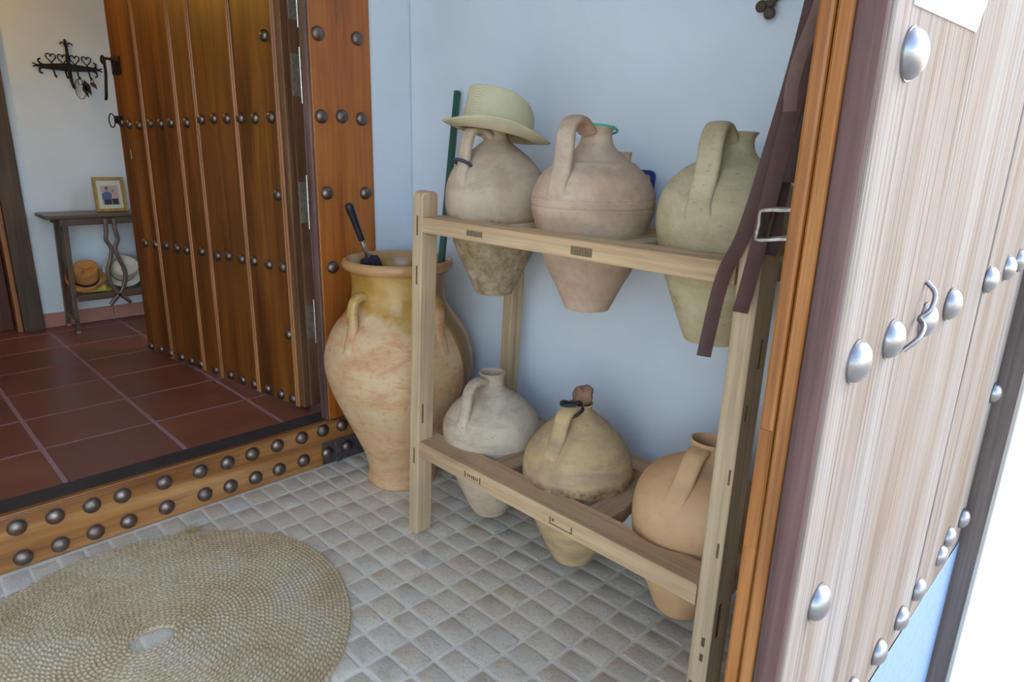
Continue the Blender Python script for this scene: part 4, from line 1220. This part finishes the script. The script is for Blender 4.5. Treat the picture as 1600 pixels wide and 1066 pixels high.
obj('rope_edge', m, 'gold', fo, True)
obj('mount', MB().box(-fw / 2 + bw, fw / 2 - bw, -0.003, 0.004, bw, fh - bw), 'mount', pf)
pic = obj('picture', MB().box(-0.050, 0.052, -0.0042, -0.0031, 0.045, 0.170), 'print_bg', pf)
def flat(pts, mat, y):
    obj('print_shape', MB().prism(pts, y - 0.0004, y, 0, 'y'), mat, pic)
circ = lambda cx, cz, r, ry: [(cx + r * math.cos(2 * PI * k / 14), cz + ry * math.sin(2 * PI * k / 14)) for k in range(14)]
flat([(-0.040, 0.046), (0.004, 0.046), (0.004, 0.09), (-0.040, 0.09)], 'print_dark', -0.0043)
flat([(0.008, 0.046), (0.044, 0.046), (0.044, 0.095), (0.008, 0.095)], 'print_dark', -0.0043)
flat([(-0.048, 0.08), (0.010, 0.08), (0.008, 0.122), (-0.006, 0.130), (-0.030, 0.130), (-0.046, 0.115)], 'print_blue', -0.0048)
flat([(0.006, 0.085), (0.046, 0.085), (0.046, 0.112), (0.036, 0.122), (0.012, 0.122)], 'print_pink', -0.0053)
flat(circ(-0.017, 0.146, 0.010, 0.013), 'print_skin', -0.0058)
flat(circ(0.018, 0.134, 0.010, 0.012), 'print_skin', -0.0058)
flat([(-0.028, 0.150), (-0.006, 0.150), (-0.010, 0.160), (-0.017, 0.162), (-0.024, 0.160)], 'print_dark', -0.0063)
obj('stand', MB().box(-0.02, 0.02, 0.006, 0.009, 0.0, 0.15), 'band_dark', pf)

# hats on the lower shelf
zs = ZI + 0.001 + 0.251
hat('straw_hat', 'honey brown straw hat with dark band on the console shelf', (1.100, 5.055, zs + 0.088), (math.radians(40), math.radians(-16), math.radians(8)), 0.076, 0.105, 0.114, 'straw_orange', (0.004, 0.030), up=0.012, seed=5)
hat('straw_hat', 'yellow straw hat lying flat under the honey brown hat', (1.150, 5.075, zs + 0.004), (0, 0, 0.4), 0.070, 0.035, 0.112, 'straw_yellow', None, up=0.004, seed=8, pinch=0.0)
hat('straw_hat', 'cream straw hat with thin dark band behind the lyre legs of the console', (1.335, 5.09, zs + 0.112), (math.radians(62), math.radians(6), math.radians(-6)), 0.080, 0.10, 0.122, 'straw_cream', (0.004, 0.018), up=0.012, seed=6)

# ------------------------------------------------------------------ wrought iron key rack on the room wall
kr = thing('key_rack', 'black wrought iron key rack with four hearts on the room wall', 'key rack', (1.225, 5.236, 1.866))
W = lambda x, z: (x - 1.225, 0.0, z - 1.866)
obj('bar', MB().prism([(-0.175, 0.006), (-0.135, 0.012), (-0.02, 0.026), (0.0, 0.026), (0.13, 0.016), (0.165, 0.012), (0.165, -0.004), (0.13, -0.012), (0.0, -0.022), (-0.13, -0.016), (-0.175, -0.006)][::-1], -0.003, 0.003, 0.001, 'y'), 'iron_dark', kr)
for sx in (-1, 1):
    m = MB()
    x0 = -0.135 if sx < 0 else 0.13
    m.tube(smooth_pts([(x0, 0, 0.006), (x0 + sx * 0.02, 0, 0.016), (x0 + sx * 0.026, 0, 0.034), (x0 + sx * 0.012, 0, 0.042)]), [0.006] * 10 + [0.005] * 9, 6)
    m.tube(smooth_pts([(x0, 0, -0.006), (x0 + sx * 0.02, 0, -0.014), (x0 + sx * 0.026, 0, -0.034), (x0 + sx * 0.012, 0, -0.046)]), [0.006] * 10 + [0.005] * 9, 6)
    m.tube([(x0 + sx * 0.035, 0, 0.002), (x0 + sx * 0.058, 0, 0.012)], 0.004, 6)
    m.tube([(x0 + sx * 0.035, 0, 0.002), (x0 + sx * 0.058, 0, -0.008)], 0.004, 6)
    obj('end_scroll', m, 'iron_dark', kr, True)
m = MB().tube(smooth_pts([(-0.002, 0, 0.17), (0.002, 0, 0.12), (0.0, 0, 0.02), (0.004, 0, -0.07), (0.016, 0, -0.125)]), [0.004] + [0.008] * 8 + [0.011] * 8 + [0.009] * 7 + [0.005], 8)
m.tube(smooth_pts([(0, 0, 0.12), (-0.012, 0, 0.148), (-0.026, 0, 0.146), (-0.030, 0, 0.136)]), 0.004, 6).tube(smooth_pts([(0, 0, 0.12), (0.016, 0, 0.146), (0.032, 0, 0.145), (0.038, 0, 0.135)]), 0.004, 6)
obj('stem', m, 'iron_dark', kr, True)
for hx_ in (-0.091, -0.028, 0.038, 0.104):
    hp = [(0, -0.028), (-0.010, -0.016), (-0.024, 0.002), (-0.025, 0.018), (-0.014, 0.025), (-0.004, 0.020), (0, 0.008)]
    pts = [(hx_ + a, 0, 0.05 + b) for a, b in hp]
    h = obj('heart_hook', MB().tube(smooth_pts(pts), 0.0036, 6).tube(smooth_pts([(hx_ - a, 0, 0.05 + b) for a, b in hp]), 0.0036, 6)
        .tube(smooth_pts([(hx_, 0, 0.022), (hx_ + 0.004, -0.006, -0.02), (hx_ + 0.008, -0.010, -0.05), (hx_ + 0.010, -0.022, -0.062), (hx_ + 0.010, -0.028, -0.052)]), 0.0055, 6), 'iron_dark', kr, True)
def key_bunch(label, x, loops, blades, mat):
    t = thing('key_bunch', label, 'keys', (1.225 + x, 5.21, 1.866 - 0.062), 0, 'keys on the key rack')
    m = MB()
    for w_, h_, dx in loops:
        m.tube([(dx + w_ * math.cos(a), 0, -h_ + h_ * math.sin(a)) for a in [2 * PI * k / 18 for k in range(18)]], 0.0022, 5, True)
    obj('ring', m, 'iron_dark', t, True)
    for dx, z0, z1, w_ in blades:
        obj('key', MB().prism([(dx, z0), (dx + w_, (z0 * 2 + z1) / 3), (dx + w_ * 0.9 + 0.006, z1), (dx - 0.006, (z0 + z1) / 2)][::-1], -0.004, 0.0, 0, 'y'), mat, t)
    return t
key_bunch('bunch of black keys on a long wire loop under the key rack', 0.046, [(0.012, 0.018, 0.0), (0.030, 0.062, -0.004)], [(0.012, -0.02, -0.115, 0.022), (0.022, -0.005, -0.10, 0.03)], 'iron_dark')
key_bunch('single reddish key tag on the last hook of the key rack', 0.114, [(0.008, 0.010, 0.0)], [(0.006, -0.012, -0.062, 0.014), (-0.008, -0.010, -0.05, 0.012)], 'bread_dark')

# ------------------------------------------------------------------ warm pendant lamp of the room (above the frame)
def glow_mat():
    t = NT('warm_bulb', 0.3, 0.5)
    t.b.inputs['Base Color'].default_value = (1, 0.8, 0.5, 1)
    t.b.inputs['Emission Color'].default_value = (1.0, 0.56, 0.09, 1)
    t.b.inputs['Emission Strength'].default_value = 165.0
    return t.m
M['glow'] = glow_mat()
lamp = thing('pendant_lamp', 'bare warm bulb hanging from the ceiling of the room', 'lamp', (0.25, 4.55, 2.949))
obj('ceiling_rose', MB().lathe([(0.045, -0.0005), (0.042, -0.015), (0.012, -0.03)], 20), 'iron_dark', lamp, True)
obj('cord', MB().tube([(0, 0, -0.03), (0, 0, -0.30)], 0.003, 6), 'black', lamp, True)
obj('socket', MB().lathe([(0.006, -0.295), (0.018, -0.305), (0.019, -0.35), (0.014, -0.355)], 16), 'black', lamp, True)
obj('bulb', MB().lathe(smooth_prof([(0.013, -0.352), (0.016, -0.37), (0.030, -0.40), (0.033, -0.425), (0.024, -0.452), (0.001, -0.462)], 4), 20), 'glow', lamp, True)
